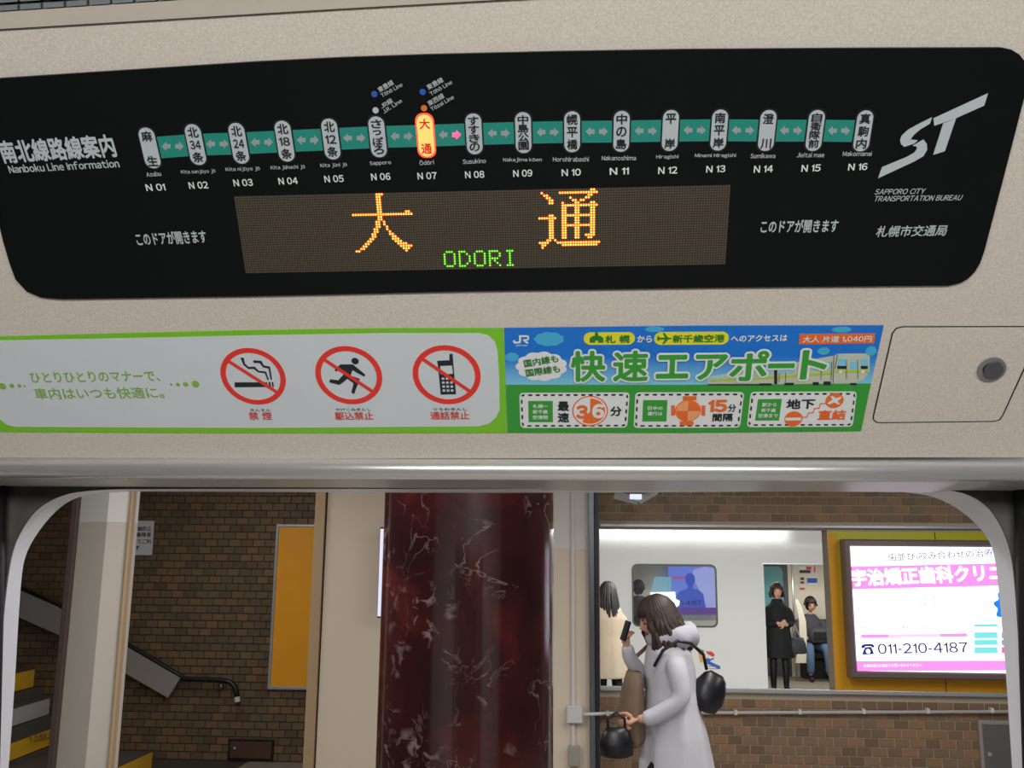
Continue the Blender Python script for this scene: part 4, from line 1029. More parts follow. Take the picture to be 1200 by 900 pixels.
# stair flight seen past the cream post
STR = empty('stair_flight', at3(60, 900, 8.2), 'dark stone stairs with white and yellow advert risers at lower left', 'stairs')
def step_block(topR, botR, slopeL, drop, yR, yL_, mm, nm, tx=None):
    """topR/botR = px of right end of the riser (top, bottom); the riser runs back along the stair"""
    a = at3(topR[0], topR[1], yR); b = at3(slopeL[0], slopeL[1], yL_)
    b.z = a.z
    hz = a.z - at3(botR[0], botR[1], yR).z
    dirv = (b - a).normalized(); nrm = Vector((dirv.y, -dirv.x, 0))
    if nrm.x < 0: nrm = -nrm
    back_ = -nrm * .9
    V = [a, b, b + back_, a + back_]; V += [v - Vector((0, 0, hz)) for v in V]
    # tread: thin dark slab
    sl = [(0, 1, 2, 3), (4, 7, 6, 5), (0, 4, 5, 1), (1, 5, 6, 2), (2, 6, 7, 3), (3, 7, 4, 0)]
    o = obj('stair_step', (V, sl), M['step'], STR)
    e = nrm * .004
    Rv = [a + e - Vector((0, 0, hz * .06)), b + e - Vector((0, 0, hz * .06)), b + e - Vector((0, 0, hz * .94)), a + e - Vector((0, 0, hz * .94))]
    Rv += [v + e for v in Rv]
    obj('riser_sign', (Rv, [(0, 1, 2, 3), (4, 7, 6, 5), (0, 4, 5, 1), (1, 5, 6, 2), (2, 6, 7, 3), (3, 7, 4, 0)]), M[mm], o)
    return a, b, nrm, hz
for k, (x, yt, yb_, mm) in enumerate(((40, 783, 806, 'riser_yellow'), (58, 817, 838, 'riser_white'), (65, 851, 872, 'riser_yellow'), (61, 894, 916, 'riser_white'))):
    step_block((x, yt), (x, yb_), (x - 58, yt + 19), 0, 9.2, 8.25, mm, k)
    # grey slab between this riser and the next below
    yy = yb_; zA = at3(x, yb_, 9.2)
    obj('stair_tread', box(zA.x - 2.0, zA.x + .05, 8.0, 9.28, zA.z - .14, zA.z - .002), M['step'], STR)
ST2 = Surf(at3(61, 865, 9.2) + Vector((.03, 0, 0)), (at3(61, 851, 9.2) - at3(11, 868, 8.25)) * 1.0, (0, 0, 1))
text(ST2, '↑北改札口', (32, 874.5), (60, 866), 9, M['notice_ink'], STR, off=.004, bold=.0, res=2)
step_block((178, 880), (177, 902), (120, 905), 0, 9.2, 8.2, 'riser_yellow', 9)

# ---- cream post at the left
YP = 6.2
PX = lambda px: XZ(px, 740, YP)[0]
CP = empty('cream_post', at3(110, 900, YP), 'wide cream pillar between the stairs and the notice, with tan edge', 'pillar')
xl, xm, xr = PX(71.5), PX(114), PX(139.5)
zs = XZ(110, 612, YP)[1]
dpt = .14
Vp = lambda z0, z1: ([(xl, YP + .10, z0), (xm, YP, z0), (xr, YP + .03, z0), (xr, YP + dpt, z0), (xl, YP + dpt, z0), (xl, YP + .10, z1), (xm, YP, z1), (xr, YP + .03, z1), (xr, YP + dpt, z1), (xl, YP + dpt, z1)],
                     [(0, 1, 6, 5), (1, 2, 7, 6), (2, 3, 8, 7), (3, 4, 9, 8), (4, 0, 5, 9), (0, 4, 3, 2, 1), (5, 6, 7, 8, 9)])
obj('lower_post', Vp(0, zs), mat('grey_cream_post', (200, 194, 184), .45, var=.03), CP)
obj('upper_post', Vp(zs + .001, 2.85), M['cream_wall2'], CP)
obj('tan_edge', box(xr + .001, PX(143.5), YP - .01, YP + .05, 0, 2.85, .006), M['tan'], CP)
obj('dark_edge', box(PX(64), xl - .001, YP + .06, YP + dpt, 0, 2.85, .004), mat('dark_brown_edge', (78, 66, 62), .5), CP)
# ============================================================ MIRRORED TRAIN: reflection of our own carriage, built as geometry behind the opening
YT = 15.0
ST_ = WS(YT)
M['body'] = mat('pale_train_body', (214, 215, 212), .1, var=.02, scale=2)
M['gasket'] = mat('dark_window_gasket', (70, 72, 66), .5)
M['tintglass'] = None
def glassmat():
    m = bpy.data.materials.new('window_glass'); m.use_nodes = True; nt = m.node_tree
    for n in list(nt.nodes): nt.nodes.remove(n)
    o = nt.nodes.new('ShaderNodeOutputMaterial'); t = nt.nodes.new('ShaderNodeBsdfTransparent'); t.inputs[0].default_value = (.9, .93, .95, 1)
    g = nt.nodes.new('ShaderNodeBsdfGlossy'); g.inputs['Roughness'].default_value = .02; mx = nt.nodes.new('ShaderNodeMixShader')
    fz = nt.nodes.new('ShaderNodeFresnel'); fz.inputs[0].default_value = 1.5
    nt.links.new(fz.outputs[0], mx.inputs[0]); nt.links.new(t.outputs[0], mx.inputs[1]); nt.links.new(g.outputs[0], mx.inputs[2]); nt.links.new(mx.outputs[0], o.inputs[0])
    return m
M['glass'] = glassmat()
M['tin'] = mat('cream_train_interior', (214, 206, 188), .5, var=.03)
M['tfloor'] = mat('grey_train_floor', (128, 120, 104), .5, var=.1)
M['tealglass'] = mat('teal_tinted_pane', (96, 150, 156), .15, var=.2, scale=3)
M['doorrub'] = mat('dark_door_edge', (70, 74, 76), .5)
FT = empty('far_train', (1.6, YT, -.3), 'white subway carriage seen through the opening, with window and open doorway', 'train')
wA, wB = XZ(741, 698, YT)[0], XZ(840, 698, YT)[0]; wz0, wz1 = XZ(790, 734.5, YT)[1], XZ(790, 661.5, YT)[1]
dA, dB = XZ(897.5, 735, YT)[0], XZ(982, 735, YT)[0] + .15; dz0, dz1 = -.0, XZ(920, 661.5, YT)[1]
def holed(Y0, Y1, x0, x1, z0, z1, holes):
    """a slab with rectangular holes built as strips"""
    xs = sorted({x0, x1} | {h[0] for h in holes} | {h[1] for h in holes}); P = []
    for a, b in zip(xs, xs[1:]):
        hh = [h for h in holes if h[0] <= a + 1e-6 and h[1] >= b - 1e-6]
        z = z0
        for h in sorted(hh, key=lambda h: h[2]):
            if h[2] > z: P.append(box(a, b, Y0, Y1, z, h[2]))
            z = h[3]
        if z < z1: P.append(box(a, b, Y0, Y1, z, z1))
    return join(*P)
def body_slab():
    bm = bmesh.new(); x0, x1, z0, z1 = XZ(600, 700, YT)[0], dB + 2.2, -.35, 2.65
    v, f = holed(YT, YT + .06, x0, x1, z0, z1, [(wA, wB, wz0, wz1), (dA, dB, dz0, dz1)])
    return v, f
obj('body_side', body_slab(), M['body'], FT)
# rounded window surround covers the square corners
wo = rrect(wA - .035, wB + .035, wz0 - .035, wz1 + .035, .11, 6); wi = rrect(wA + .0, wB - .0, wz0 + .0, wz1 - .0, .085, 6)
wn = obj('window', ring(ST_, wo, rrect(wA - .004, wB + .004, wz0 - .004, wz1 + .004, .085, 6), 0, .008), M['body'], FT)
obj('window_gasket', ring(ST_, rrect(wA - .006, wB + .006, wz0 - .006, wz1 + .006, .09, 6), rrect(wA + .02, wB - .02, wz0 + .02, wz1 - .02, .07, 6), 0, .014), M['gasket'], wn)
V_, F_ = ST_.plate(rrect(wA, wB, wz0, wz1, .08, 6), -.03, -.026)
obj('window_pane', (V_, F_), M['glass'], wn)
# doorway trim, sill, edge strip
obj('door_sill', box(dA - .02, dB, YT - .03, YT + .3, -.10, -.0, .005), M['doorrub'], FT)
obj('door_head', box(dA - .02, dB, YT - .006, YT + .02, dz1, dz1 + .025, .003), M['silver'], FT)
obj('sill_strip', box(XZ(600, 700, YT)[0], dB + 2.2, YT - .05, YT, -.35, -.26, .005), M['silver'], FT)
# interior
IY = 17.75
obj('train_floor', box(XZ(600, 700, YT)[0], dB + 2.2, YT + .06, IY + .1, -.1, -.0), M['tfloor'], FT)
obj('train_ceiling', box(XZ(600, 700, YT)[0], dB + 2.2, YT + .06, IY + .1, 2.3, 2.34), M['tin'], FT)
xF0, xF1 = XZ(896, 735, IY)[0] - .1, XZ(921.5, 735, IY)[0]
obj('opposite_door', box(xF0 - .2, xF1 + .06, IY - .02, IY + .04, 0, 2.0, .01), M['doorrub'], FT)
SI = WS(IY - .03)
ow = [SI.at(*p) for p in ((893, 739), (920, 739), (920, 664), (893, 664))]
obj('opposite_door_pane', SI.plate(rrect(ow[0][0], ow[1][0], ow[0][1], ow[2][1], .09, 5), 0, .01), M['tealglass'], FT)
obj('opposite_wall', join(box(xF1 + .06, dB + 2.2, IY, IY + .05, 0, 2.3), box(XZ(600, 700, YT)[0], xF0 - .2, IY, IY + .05, 0, 2.3), box(xF0 - .2, xF1 + .06, IY, IY + .05, 2.0, 2.3)), M['tin'], FT)
M['silverpole'] = mat('chrome_pole', (170, 172, 172), .3, metal=.7)
px_ = at3(929.5, 700, 17.0).x
obj('grab_pole', tube([(px_, 17.0, 0), (px_, 17.0, 2.3)], .017, 10), M['silverpole'], FT, smooth=True)
# bench end panel (curved cream board) and bench
SE = WS(16.9)
obj('bench_end_panel', SE.poly([(932.5, 777), (945, 777), (945.5, 745), (944.5, 728), (940, 712), (935, 702.5), (932.2, 702), (932, 705), (934.5, 715), (936.5, 728), (937, 745), (934.5, 765)], -.04, .0), M['tin'], FT)
bx0 = at3(946, 760, 17.1).x
obj('bench', join(box(bx0, dB + 1.5, 17.15, 17.7, .36, .45, .02), box(bx0, dB + 1.5, 17.35, 17.7, .0, .36)), mat('dark_bench_fabric', (48, 44, 44), .9), FT)
obj('bench_back', box(bx0, dB + 1.5, 17.62, 17.74, .5, .98, .02), mat('bench_back_fabric', (64, 60, 58), .9), FT)
# small adverts on the opposite wall: things of their own
def poster(nm, x0, x1, y0, y1, col, lab, bands=()):
    S2 = WS(IY - .004); e = empty(nm, at3((x0 + x1) / 2, y1, IY - .004), lab, 'poster')
    obj('poster_sheet', S2.poly([(x0, y1), (x1, y1), (x1, y0), (x0, y0)], 0, .006), mat(nm + '_print', col, .5), e)
    for (a0, a1, b0, b1, cc) in bands:
        obj('printed_band', S2.poly([(x0 + (x1 - x0) * a0, y0 + (y1 - y0) * b1), (x0 + (x1 - x0) * a1, y0 + (y1 - y0) * b1), (x0 + (x1 - x0) * a1, y0 + (y1 - y0) * b0), (x0 + (x1 - x0) * a0, y0 + (y1 - y0) * b0)], .006, .009), mat(nm + '_band', cc, .5), e)
poster('wall_poster', 936, 950.5, 664, 672, (225, 220, 215), 'white and dark poster with red corner on the carriage wall', ((.05, .95, .5, .95, (38, 38, 44)), (.6, 1, .0, .45, (205, 60, 60))))
poster('narrow_poster', 952, 957, 662, 672, (232, 210, 205), 'narrow pinkish poster beside the dark one in the carriage', ((.3, .7, .1, .9, (200, 90, 90)),))
poster('tall_poster', 936.5, 943.5, 675, 691, (220, 205, 190), 'tall red edged poster strip near the carriage pole', ((.2, .8, .1, .3, (60, 50, 50)), (.2, .8, .4, .55, (60, 50, 50)), (.1, .9, .85, 1, (190, 70, 60))))
poster('blue_poster', 946, 957.5, 676, 685.5, (216, 224, 232), 'white poster with a blue band on the carriage wall', ((.0, 1, .15, .75, (40, 96, 170)),))
# emblem on the body side: four brush strokes
def zT(l): return [(720 + x / 5.63, 640 + y / 5.63) for x, y in l]
EM = [([(488, 646), (498, 644), (592, 690), (590, 700), (574, 698), (490, 656)], (38, 112, 92)), ([(552, 700), (566, 698), (574, 714), (584, 764), (578, 770), (566, 762)], (214, 150, 56)),
      ([(604, 694), (640, 694), (660, 712), (660, 724), (652, 730), (636, 724), (612, 710)], (206, 58, 62)), ([(602, 742), (618, 738), (632, 746), (652, 736), (658, 744), (640, 752), (628, 760), (698, 792), (698, 808), (688, 810), (612, 776), (600, 760)], (44, 92, 170))]
for i, (l, cc) in enumerate(EM):
    o = obj('emblem_stroke', ST_.poly(zT(l), .002, .005), mat('emblem_colour', cc, .4), FT)
obj('plate_outline', ring(ST_, [ST_.at(*p) for p in ((828, 784), (844, 784), (844, 780.5), (828, 780.5))], [ST_.at(*p) for p in ((828.8, 783.4), (843.2, 783.4), (843.2, 781.1), (828.8, 781.1))], .002, .004), M['doorrub'], FT)
# clinic sign reflection built as a glowing sheet, beside a white lit panel
SA = WS(17.6)
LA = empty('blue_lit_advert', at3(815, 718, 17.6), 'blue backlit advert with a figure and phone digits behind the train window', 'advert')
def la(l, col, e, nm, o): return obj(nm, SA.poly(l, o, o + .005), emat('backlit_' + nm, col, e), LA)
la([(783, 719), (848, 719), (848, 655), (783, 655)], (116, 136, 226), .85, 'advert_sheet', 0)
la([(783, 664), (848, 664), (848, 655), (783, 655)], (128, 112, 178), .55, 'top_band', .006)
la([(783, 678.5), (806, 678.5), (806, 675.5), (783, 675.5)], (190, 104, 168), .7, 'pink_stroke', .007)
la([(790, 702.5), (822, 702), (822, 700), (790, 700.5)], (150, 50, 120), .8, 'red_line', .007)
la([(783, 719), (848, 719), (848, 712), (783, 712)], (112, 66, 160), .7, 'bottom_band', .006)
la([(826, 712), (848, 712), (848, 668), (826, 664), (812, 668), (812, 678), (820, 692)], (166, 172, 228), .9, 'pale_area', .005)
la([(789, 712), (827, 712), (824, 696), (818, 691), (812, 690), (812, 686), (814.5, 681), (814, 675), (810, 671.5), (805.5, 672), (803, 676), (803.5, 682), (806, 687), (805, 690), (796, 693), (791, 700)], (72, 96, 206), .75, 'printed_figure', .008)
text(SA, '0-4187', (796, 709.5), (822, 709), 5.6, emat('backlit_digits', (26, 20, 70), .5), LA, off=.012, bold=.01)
LW = empty('white_lit_panel', at3(775, 720, 17.4), 'overexposed white lit panel seen through the train window', 'panel')
SW = WS(17.45)
obj('panel_face', SW.poly([(762, 719), (791, 721), (791, 713), (796, 709), (796.5, 704), (792, 702), (791, 693.5), (762, 694)], 0, .02), emat('white_hot_panel', (255, 255, 255), 1.6), LW)
obj('teal_upper_panel', SW.poly([(763, 693), (786, 693), (787, 676), (767, 676)], 0, .02), emat('pale_teal_lit', (140, 190, 206), .75), LW)
# ============================================================ PEOPLE
M['skin'] = mat('skin', (216, 164, 138), .55, var=.05, scale=12)
M['hair_br'] = mat('dark_brown_hair', (58, 42, 36), .5, var=.35, scale=60, bump=.4, bscale=160)
M['hair_bk'] = mat('black_hair', (30, 24, 24), .5, var=.3, scale=60)
M['coat_grey'] = mat('pale_grey_wool_coat', (206, 206, 216), .85, var=.07, scale=14, bump=.5, bscale=120)
M['knit'] = mat('pale_grey_knit', (190, 190, 202), .9, var=.08, scale=25, bump=.7, bscale=90)
M['brown_cloth'] = mat('khaki_brown_cloth', (126, 106, 88), .85, var=.15, scale=12, bump=.4)
M['leather'] = mat('black_leather', (22, 22, 28), .35, var=.1)
M['beige_coat'] = mat('beige_coat_cloth', (168, 154, 132), .85, var=.06)
M['darkcloth'] = mat('black_cloth', (20, 20, 22), .85, var=.1)
M['greycloth'] = mat('charcoal_padded_jacket', (58, 58, 66), .7, var=.15, scale=20, bump=.4)
M['jeans'] = mat('blue_denim', (74, 100, 132), .85, var=.15, scale=20)
M['shoe'] = mat('black_shoe_leather', (18, 18, 20), .4)
M['lips'] = mat('lips', (170, 82, 80), .5)
M['eye'] = mat('dark_eye', (26, 20, 20), .3)
M['phone'] = mat('black_phone', (20, 22, 34), .25)

def skin(chains, name_m, sub=2):
    """chains: list of lists of (x,y,z,r); chains join where points coincide. grown with a Skin modifier, evaluated to verts/faces"""
    bm = bmesh.new(); sl = bm.verts.layers.skin.verify(); idx = {}
    def gv(p):
        k = (round(p[0], 4), round(p[1], 4), round(p[2], 4))
        if k not in idx:
            v = bm.verts.new(p[:3]); r = p[3] if isinstance(p[3], tuple) else (p[3], p[3]); v[sl].radius = r; idx[k] = v
        return idx[k]
    for ch in chains:
        n0 = len(idx); vs = [gv(ch[0])]
        if len(idx) > n0: vs[0][sl].use_root = True
        vs += [gv(p) for p in ch[1:]]
        for a, b in zip(vs, vs[1:]):
            if bm.edges.get((a, b)) is None and a != b: bm.edges.new((a, b))
    me = bpy.data.meshes.new('s'); bm.to_mesh(me); bm.free()
    o = bpy.data.objects.new('s', me); COL.objects.link(o)
    md = o.modifiers.new('k', 'SKIN'); md.use_smooth_shade = True; md.branch_smoothing = .6
    o.modifiers.new('u', 'SUBSURF').levels = sub
    dg = bpy.context.evaluated_depsgraph_get(); e = o.evaluated_get(dg); em = bpy.data.meshes.new_from_object(e)
    r = ([v.co.copy() for v in em.vertices], [tuple(p.vertices) for p in em.polygons])
    bpy.data.objects.remove(o); bpy.data.meshes.remove(me); bpy.data.meshes.remove(em)
    return r

def union(vf, voxel):
    """one continuous skin: voxel remesh of overlapping pieces"""
    me = bpy.data.meshes.new('u'); me.from_pydata([Vector(v) for v in vf[0]], [], vf[1])
    o = bpy.data.objects.new('u', me); COL.objects.link(o)
    md = o.modifiers.new('r', 'REMESH'); md.mode = 'VOXEL'; md.voxel_size = voxel; md.use_smooth_shade = True
    sm = o.modifiers.new('sm', 'SMOOTH'); sm.factor = .5; sm.iterations = 2
    dg = bpy.context.evaluated_depsgraph_get(); em = bpy.data.meshes.new_from_object(o.evaluated_get(dg))
    r = ([v.co.copy() for v in em.vertices], [tuple(p.vertices) for p in em.polygons])
    bpy.data.objects.remove(o); bpy.data.meshes.remove(me); bpy.data.meshes.remove(em)
    return r

def xf(vf, mt): return [mt @ Vector(v) for v in vf[0]], vf[1]

def head_shape():
    """face looks to -Y, centre at the origin, 0.23 tall"""
    V, Fc = ball((0, 0, 0), (1, 1, 1), 28, 20); out = []
    for v in V:
        x, y, z = v
        X, Y, Z = x * .074, y * .094, z * .115
        if z < 0:
            t = -z; X *= 1 - .38 * t * t; Y = Y * (1 - .22 * t) - .012 * t
        if y < -.3:
            f = (-y - .3) / .7
            Y += .006 * f * math.exp(-((abs(X) - .03) / .014) ** 2 - ((Z - .005) / .014) ** 2) * 1.8     # eye sockets
            Y -= .024 * math.exp(-(X / .011) ** 2 - ((Z + .022) / .018) ** 2)                         # nose tip
            Y -= .010 * math.exp(-(X / .009) ** 2 - ((Z - .0) / .02) ** 2)
            Y -= .006 * math.exp(-(X / .022) ** 2 - ((Z + .058) / .010) ** 2)                         # lips
            Y -= .008 * math.exp(-(X / .022) ** 2 - ((Z + .098) / .016) ** 2)                         # chin
        out.append(Vector((X, Y, Z)))
    parts = [(out, Fc)]
    for s_ in (-1, 1): parts.append(ball((s_ * .076, .006, -.008), (.010, .018, .030), 10, 8))
    return join(*parts)

def face_parts(parent, mt):
    for s_ in (-1, 1):
        obj('eye', xf(ball((s_ * .030, -.079, .004), (.013, .008, .006), 10, 6), mt), M['eye'], parent, smooth=True)
        obj('eyebrow', xf(ball((s_ * .031, -.084, .026), (.019, .006, .0035), 10, 6), mt), M['hair_bk'], parent, smooth=True)
    obj('mouth', xf(ball((0, -.089, -.058), (.021, .008, .006), 12, 6), mt), M['lips'], parent, smooth=True)

def locks(mt, n, length, spread=.0, seed=1, rad=.012, back_only=False, fringe=True, cap_r=1.0, wild=.004):
    """hair: a close cap plus tapering locks combed down from the crown"""
    rnd = random.Random(seed); P = []
    V, Fc = ball((0, 0, 0), (1, 1, 1), 26, 18); o = []
    for v in V:
        x, y, z = v; k = 1 + .03 * math.sin(14 * math.atan2(y, x) + 3 * z)
        o.append(Vector((x * .087 * k * cap_r, (y * .102 * k + .016) * cap_r, z * .122 * k * cap_r + .012)))
    keep = [f for f in Fc if not all((o[i].y < -.052 and o[i].z < .062) or o[i].z < -.09 for i in f)]
    P.append((o, keep))
    for i in range(n):
        a = 2 * math.pi * i / n + rnd.uniform(-.08, .08)      # 0 = +x, back = +pi/2
        front = math.sin(a) < (-.45 if wild < .01 else -.72)
        if front and (back_only or not fringe): continue
        L_ = (length if not front else .075) * rnd.uniform(.85, 1.06)
        pts = [Vector((.02 * math.cos(a), .02 + .02 * math.sin(a), .135))]
        for t in (.25, .5, .75, 1):
            th = t * math.pi / 2
            pts.append(Vector((.092 * math.sin(th) * math.cos(a), .014 + .108 * math.sin(th) * math.sin(a), .012 + .124 * math.cos(th))))
        end = pts[-1]; m_ = 6
        if front:
            pts = pts[:3] + [Vector((pts[3].x * 1.02, pts[3].y * 1.04, pts[3].z)), Vector((pts[4].x, pts[4].y * 1.0, .035))]
        else:
            for j in range(1, m_ + 1):
                u = j / m_; w_ = math.sin(u * math.pi) * .010 * rnd.uniform(.3, 1.3)
                pts.append(end + Vector((math.cos(a) * (w_ + spread * u) + rnd.uniform(-wild, wild), math.sin(a) * (w_ + spread * u * .6) + rnd.uniform(-wild, wild), -L_ * u)))
        rr_ = [rad * (.5 + .6 * math.sin(math.pi * (.15 + .8 * k / (len(pts) - 1)))) for k in range(len(pts))]
        P.append(tube(pts, rr_, 6))
    return xf(join(*P), mt)

def loft(rings, n=28, fold=0.0, nf=9, seed=0, cap=True):
    """rings: (cx, cy, z, rx, ry[, tilt]) bottom to top; fold = radial pleat depth growing downward"""
    V, Fc = [], []; zt_, zb_ = rings[-1][2], rings[0][2]
    for (cx, cy, z, rx, ry) in rings:
        g = max(0, (zt_ - z) / (zt_ - zb_))
        for k in range(n):
            a = 2 * math.pi * k / n
            q = 1 + fold * g * math.sin(nf * a + seed + 1.4 * g) + fold * .4 * g * math.sin((nf + 4) * a + seed * 2)
            V.append(Vector((cx + rx * q * math.cos(a), cy + ry * q * math.sin(a), z)))
    for i in range(len(rings) - 1):
        for k in range(n): Fc.append((i * n + k, i * n + (k + 1) % n, (i + 1) * n + (k + 1) % n, (i + 1) * n + k))
    if cap: Fc.append(tuple(range(n - 1, -1, -1))); Fc.append(tuple((len(rings) - 1) * n + k for k in range(n)))
    return V, Fc

def hand(wrist, dirv, palm, size=.085, curl=.5, thumb=1):
    """palm and five separate bent fingers; dirv = where fingers point, palm = palm normal"""
    d = Vector(dirv).normalized(); pn = (Vector(palm) - d * Vector(palm).dot(d)).normalized(); s_ = d.cross(pn) * thumb
    w_ = Vector(wrist); P = []
    root = w_ + d * size * .5
    P.append(skin([[(*w_, (.020, .017)), (*(w_ + d * size * .45), (.034, .016)), (*(w_ + d * size * .95), (.036, .013))]], '', 1))
    for k, (off, ln, r_) in enumerate(((.030, .068, .0085), (.010, .076, .009), (-.010, .070, .0085), (-.030, .056, .0075))):
        b_ = w_ + d * size * .9 + s_ * off; ch = [(*(b_ - d * .02), r_ * 1.05), (*b_, r_ * 1.05)]; an = 0; p = b_
        for j, f in enumerate((.42, .32, .26)):
            an += curl * (.7, .8, .6)[j]; q = d * math.cos(an) + pn * math.sin(an); p = p + q * ln * f; ch.append((*p, r_ * (1 - .12 * j)))
        P.append(skin([ch], '', 1))
    b_ = w_ + d * size * .25 + s_ * .026; q = (d * .55 + s_ * .75 + pn * .3).normalized(); q2 = (d * .85 + s_ * .25 + pn * .5).normalized()
    P.append(skin([[(*(b_ - s_ * .01), .013), (*(b_ + q * .034), .0115), (*(b_ + q * .034 + q2 * .03), .0095), (*(b_ + q * .034 + q2 * .052), .008)]], '', 1))
    return join(*P)

def place(px, Y, z=0.0, rz=0.0):
    x = at3(px, 740, Y).x
    return Matrix.Translation((x, Y, z)) @ Matrix.Rotation(rz, 4, 'Z')

def person_root(mt, label): return empty('person', mt.translation, label, 'person')

# ---------- woman walking past, facing left (local front = -Y)
def walking_woman():
    mt = place(786, 6.0, 0, R(-84)); P = person_root(mt, 'walking woman in pale grey coat with wide collar, looking down at her phone')
    hm = Matrix.Translation((0, -.085, 1.475)) @ Matrix.Rotation(R(20), 4, 'X')
    # body: continuous figure under the clothes, legs mid-stride
    ch = [[(0, 0, .90, (.125, .095)), (0, -.005, 1.05, (.115, .085)), (0, -.015, 1.2, (.135, .09)), (0, -.02, 1.30, (.12, .075)), (0, -.045, 1.37, .05), (0, -.07, 1.43, .045)],
          [(0, 0, .90, (.125, .095)), (.085, -.02, .82, .082), (.085, -.17, .47, .052), (.085, -.20, .30, .046), (.085, -.23, .09, .030)],
          [(0, 0, .90, (.125, .095)), (-.085, .02, .82, .082), (-.085, .12, .47, .052), (-.085, .24, .30, .046), (-.085, .36, .14, .030)],
          [(0, -.02, 1.30, (.12, .075)), (.155, -.02, 1.27, .048), (.20, .02, 1.03, .038), (.17, -.18, .93, .030), (.165, -.24, .93, .024)],
          [(0, -.02, 1.30, (.12, .075)), (-.155, -.03, 1.27, .048), (-.19, -.09, 1.05, .038), (-.13, -.23, 1.24, .030), (-.10, -.255, 1.31, .024)]]
    # feet
    ch2 = [[(.085, -.23, .09, .030), (.085, -.25, .045, .034), (.085, -.36, .04, .030)], [(-.085, .36, .14, .030), (-.085, .36, .09, .032), (-.085, .29, .035, .028)]]
    body = join(skin(ch, ''), skin(ch2, '', 1), xf(head_shape(), hm), hand((-.10, -.25, 1.30), (.25, -.15, 1), (.2, .9, .1), .075, 1.0, 1), hand((.165, -.24, .93), (0, -.8, -.4), (-1, 0, 0), .075, .9, -1))
    b = obj('body', xf(union(body, .0065), mt), M['skin'], P, smooth=True)
    face_parts(P, mt @ hm)
    obj('hair', locks(mt @ hm @ Matrix.Rotation(R(-4), 4, 'X'), 64, .235, .035, 3, .018, wild=.012), M['hair_br'], P, smooth=True)
    # coat: lofted skirt and body + sleeves, one garment
    rings = [(0, .02, .52, .215, .235), (0, .015, .66, .205, .215), (0, .01, .82, .195, .19), (0, 0, .95, .178, .165), (0, -.005, 1.08, .168, .150), (0, -.012, 1.2, .182, .150), (0, -.018, 1.29, .180, .132), (0, -.03, 1.345, .115, .100), (0, -.045, 1.385, .085, .085)]
    sl = skin([[(.12, -.02, 1.27, .074), (.185, -.005, 1.20, .066), (.21, .02, 1.04, .060), (.18, -.16, .935, .050), (.17, -.215, .93, .047)], [(-.12, -.02, 1.27, .074), (-.18, -.05, 1.19, .066), (-.20, -.09, 1.06, .060), (-.13, -.23, 1.24, .048), (-.105, -.25, 1.325, .040)]], '', 2)
    cz = union(join(loft(rings, 40, .035, 9), sl), .009)
    ct = obj('coat', xf(cz, mt), M['coat_grey'], P, smooth=True)
    # fluffy collar / hood lying on the back and shoulders
    V, Fc = [], []; nu, nv = 40, 14
    for i in range(nu):
        a = 2 * math.pi * i / nu; bk = (1 + math.sin(a)) / 2
        cx, cy, cz_ = .10 * math.cos(a), -.015 + .10 * math.sin(a), 1.365 + .02 * bk
        rr_ = .042 + .026 * bk + .006 * math.sin(5 * a)
        for j in range(nv):
            t = 2 * math.pi * j / nv; q = rr_ * (1 + .09 * math.sin(7 * a + 2 * t))
            V.append(Vector((cx + math.cos(a) * q * math.cos(t) * .95, cy + math.sin(a) * q * math.cos(t) * .95 + .02 * bk, cz_ + q * 1.05 * math.sin(t))))
    for i in range(nu):
        for j in range(nv): Fc.append((i * nv + j, ((i + 1) % nu) * nv + j, ((i + 1) % nu) * nv + (j + 1) % nv, i * nv + (j + 1) % nv))
    obj('collar', xf((V, Fc), mt), M['knit'], P, smooth=True)
    # boots and trousers (legs below coat)
    lg = skin([[(.085, -.03, .80, .094), (.085, -.17, .47, .068), (.085, -.20, .30, .062), (.085, -.23, .12, .050)]], '', 2)
    lg2 = skin([[(-.085, .02, .80, .094), (-.085, .12, .47, .068), (-.085, .24, .30, .062), (-.085, .34, .16, .050)]], '', 2)
    obj('trousers', xf(join(lg, lg2), mt), M['darkcloth'], P, smooth=True)
    for f in ([(.085, -.225, .13, .052), (.085, -.245, .05, .045), (.085, -.37, .04, .038)], [(-.085, .345, .17, .050), (-.085, .36, .09, .045), (-.085, .28, .04, .036)]):
        obj('shoe', xf(skin([f], '', 2), mt), M['shoe'], P, smooth=True)
    # phone in the raised hand: a thing of its own
    ph = Matrix.Translation((-.062, -.262, 1.405)) @ Matrix.Rotation(R(-18), 4, 'X') @ Matrix.Rotation(R(20), 4, 'Z')
    PH = empty('phone', (mt @ ph).translation, 'dark mobile phone held up to the walking woman\'s face', 'phone')
    obj('phone_case', xf(box(-.026, .026, -.009, .009, -.06, .06, .004), mt @ ph), M['phone'], PH)
    obj('phone_screen', xf(box(-.021, .021, .009, .010, -.045, .05), mt @ ph), mat('phone_screen', (60, 66, 92), .2), PH)
    # brown cloth bag carried in front
    bg = Matrix.Translation((-.03, -.24, .0))
    BB = empty('brown_tote_bag', (mt @ bg).translation + Vector((0, 0, .75)), 'khaki brown cloth bag hanging in front of the walking woman', 'bag')
    obj('bag_body', xf(loft([(0, 0, .76, .15, .040), (0, 0, .80, .165, .075), (.0, .0, .95, .15, .078), (0, .01, 1.08, .135, .062), (0, .02, 1.17, .12, .040)], 30, .05, 7), mt @ bg), M['brown_cloth'], BB, smooth=True)
    obj('strap', xf(tube([(-.10, 0, 1.15), (-.13, .05, 1.24), (-.12, .16, 1.34), (-.10, .22, 1.38)], .012, 8), mt @ bg), M['brown_cloth'], BB, smooth=True)
    # black shoulder bag behind, near side
    SBm = Matrix.Translation((.04, .20, -.05))
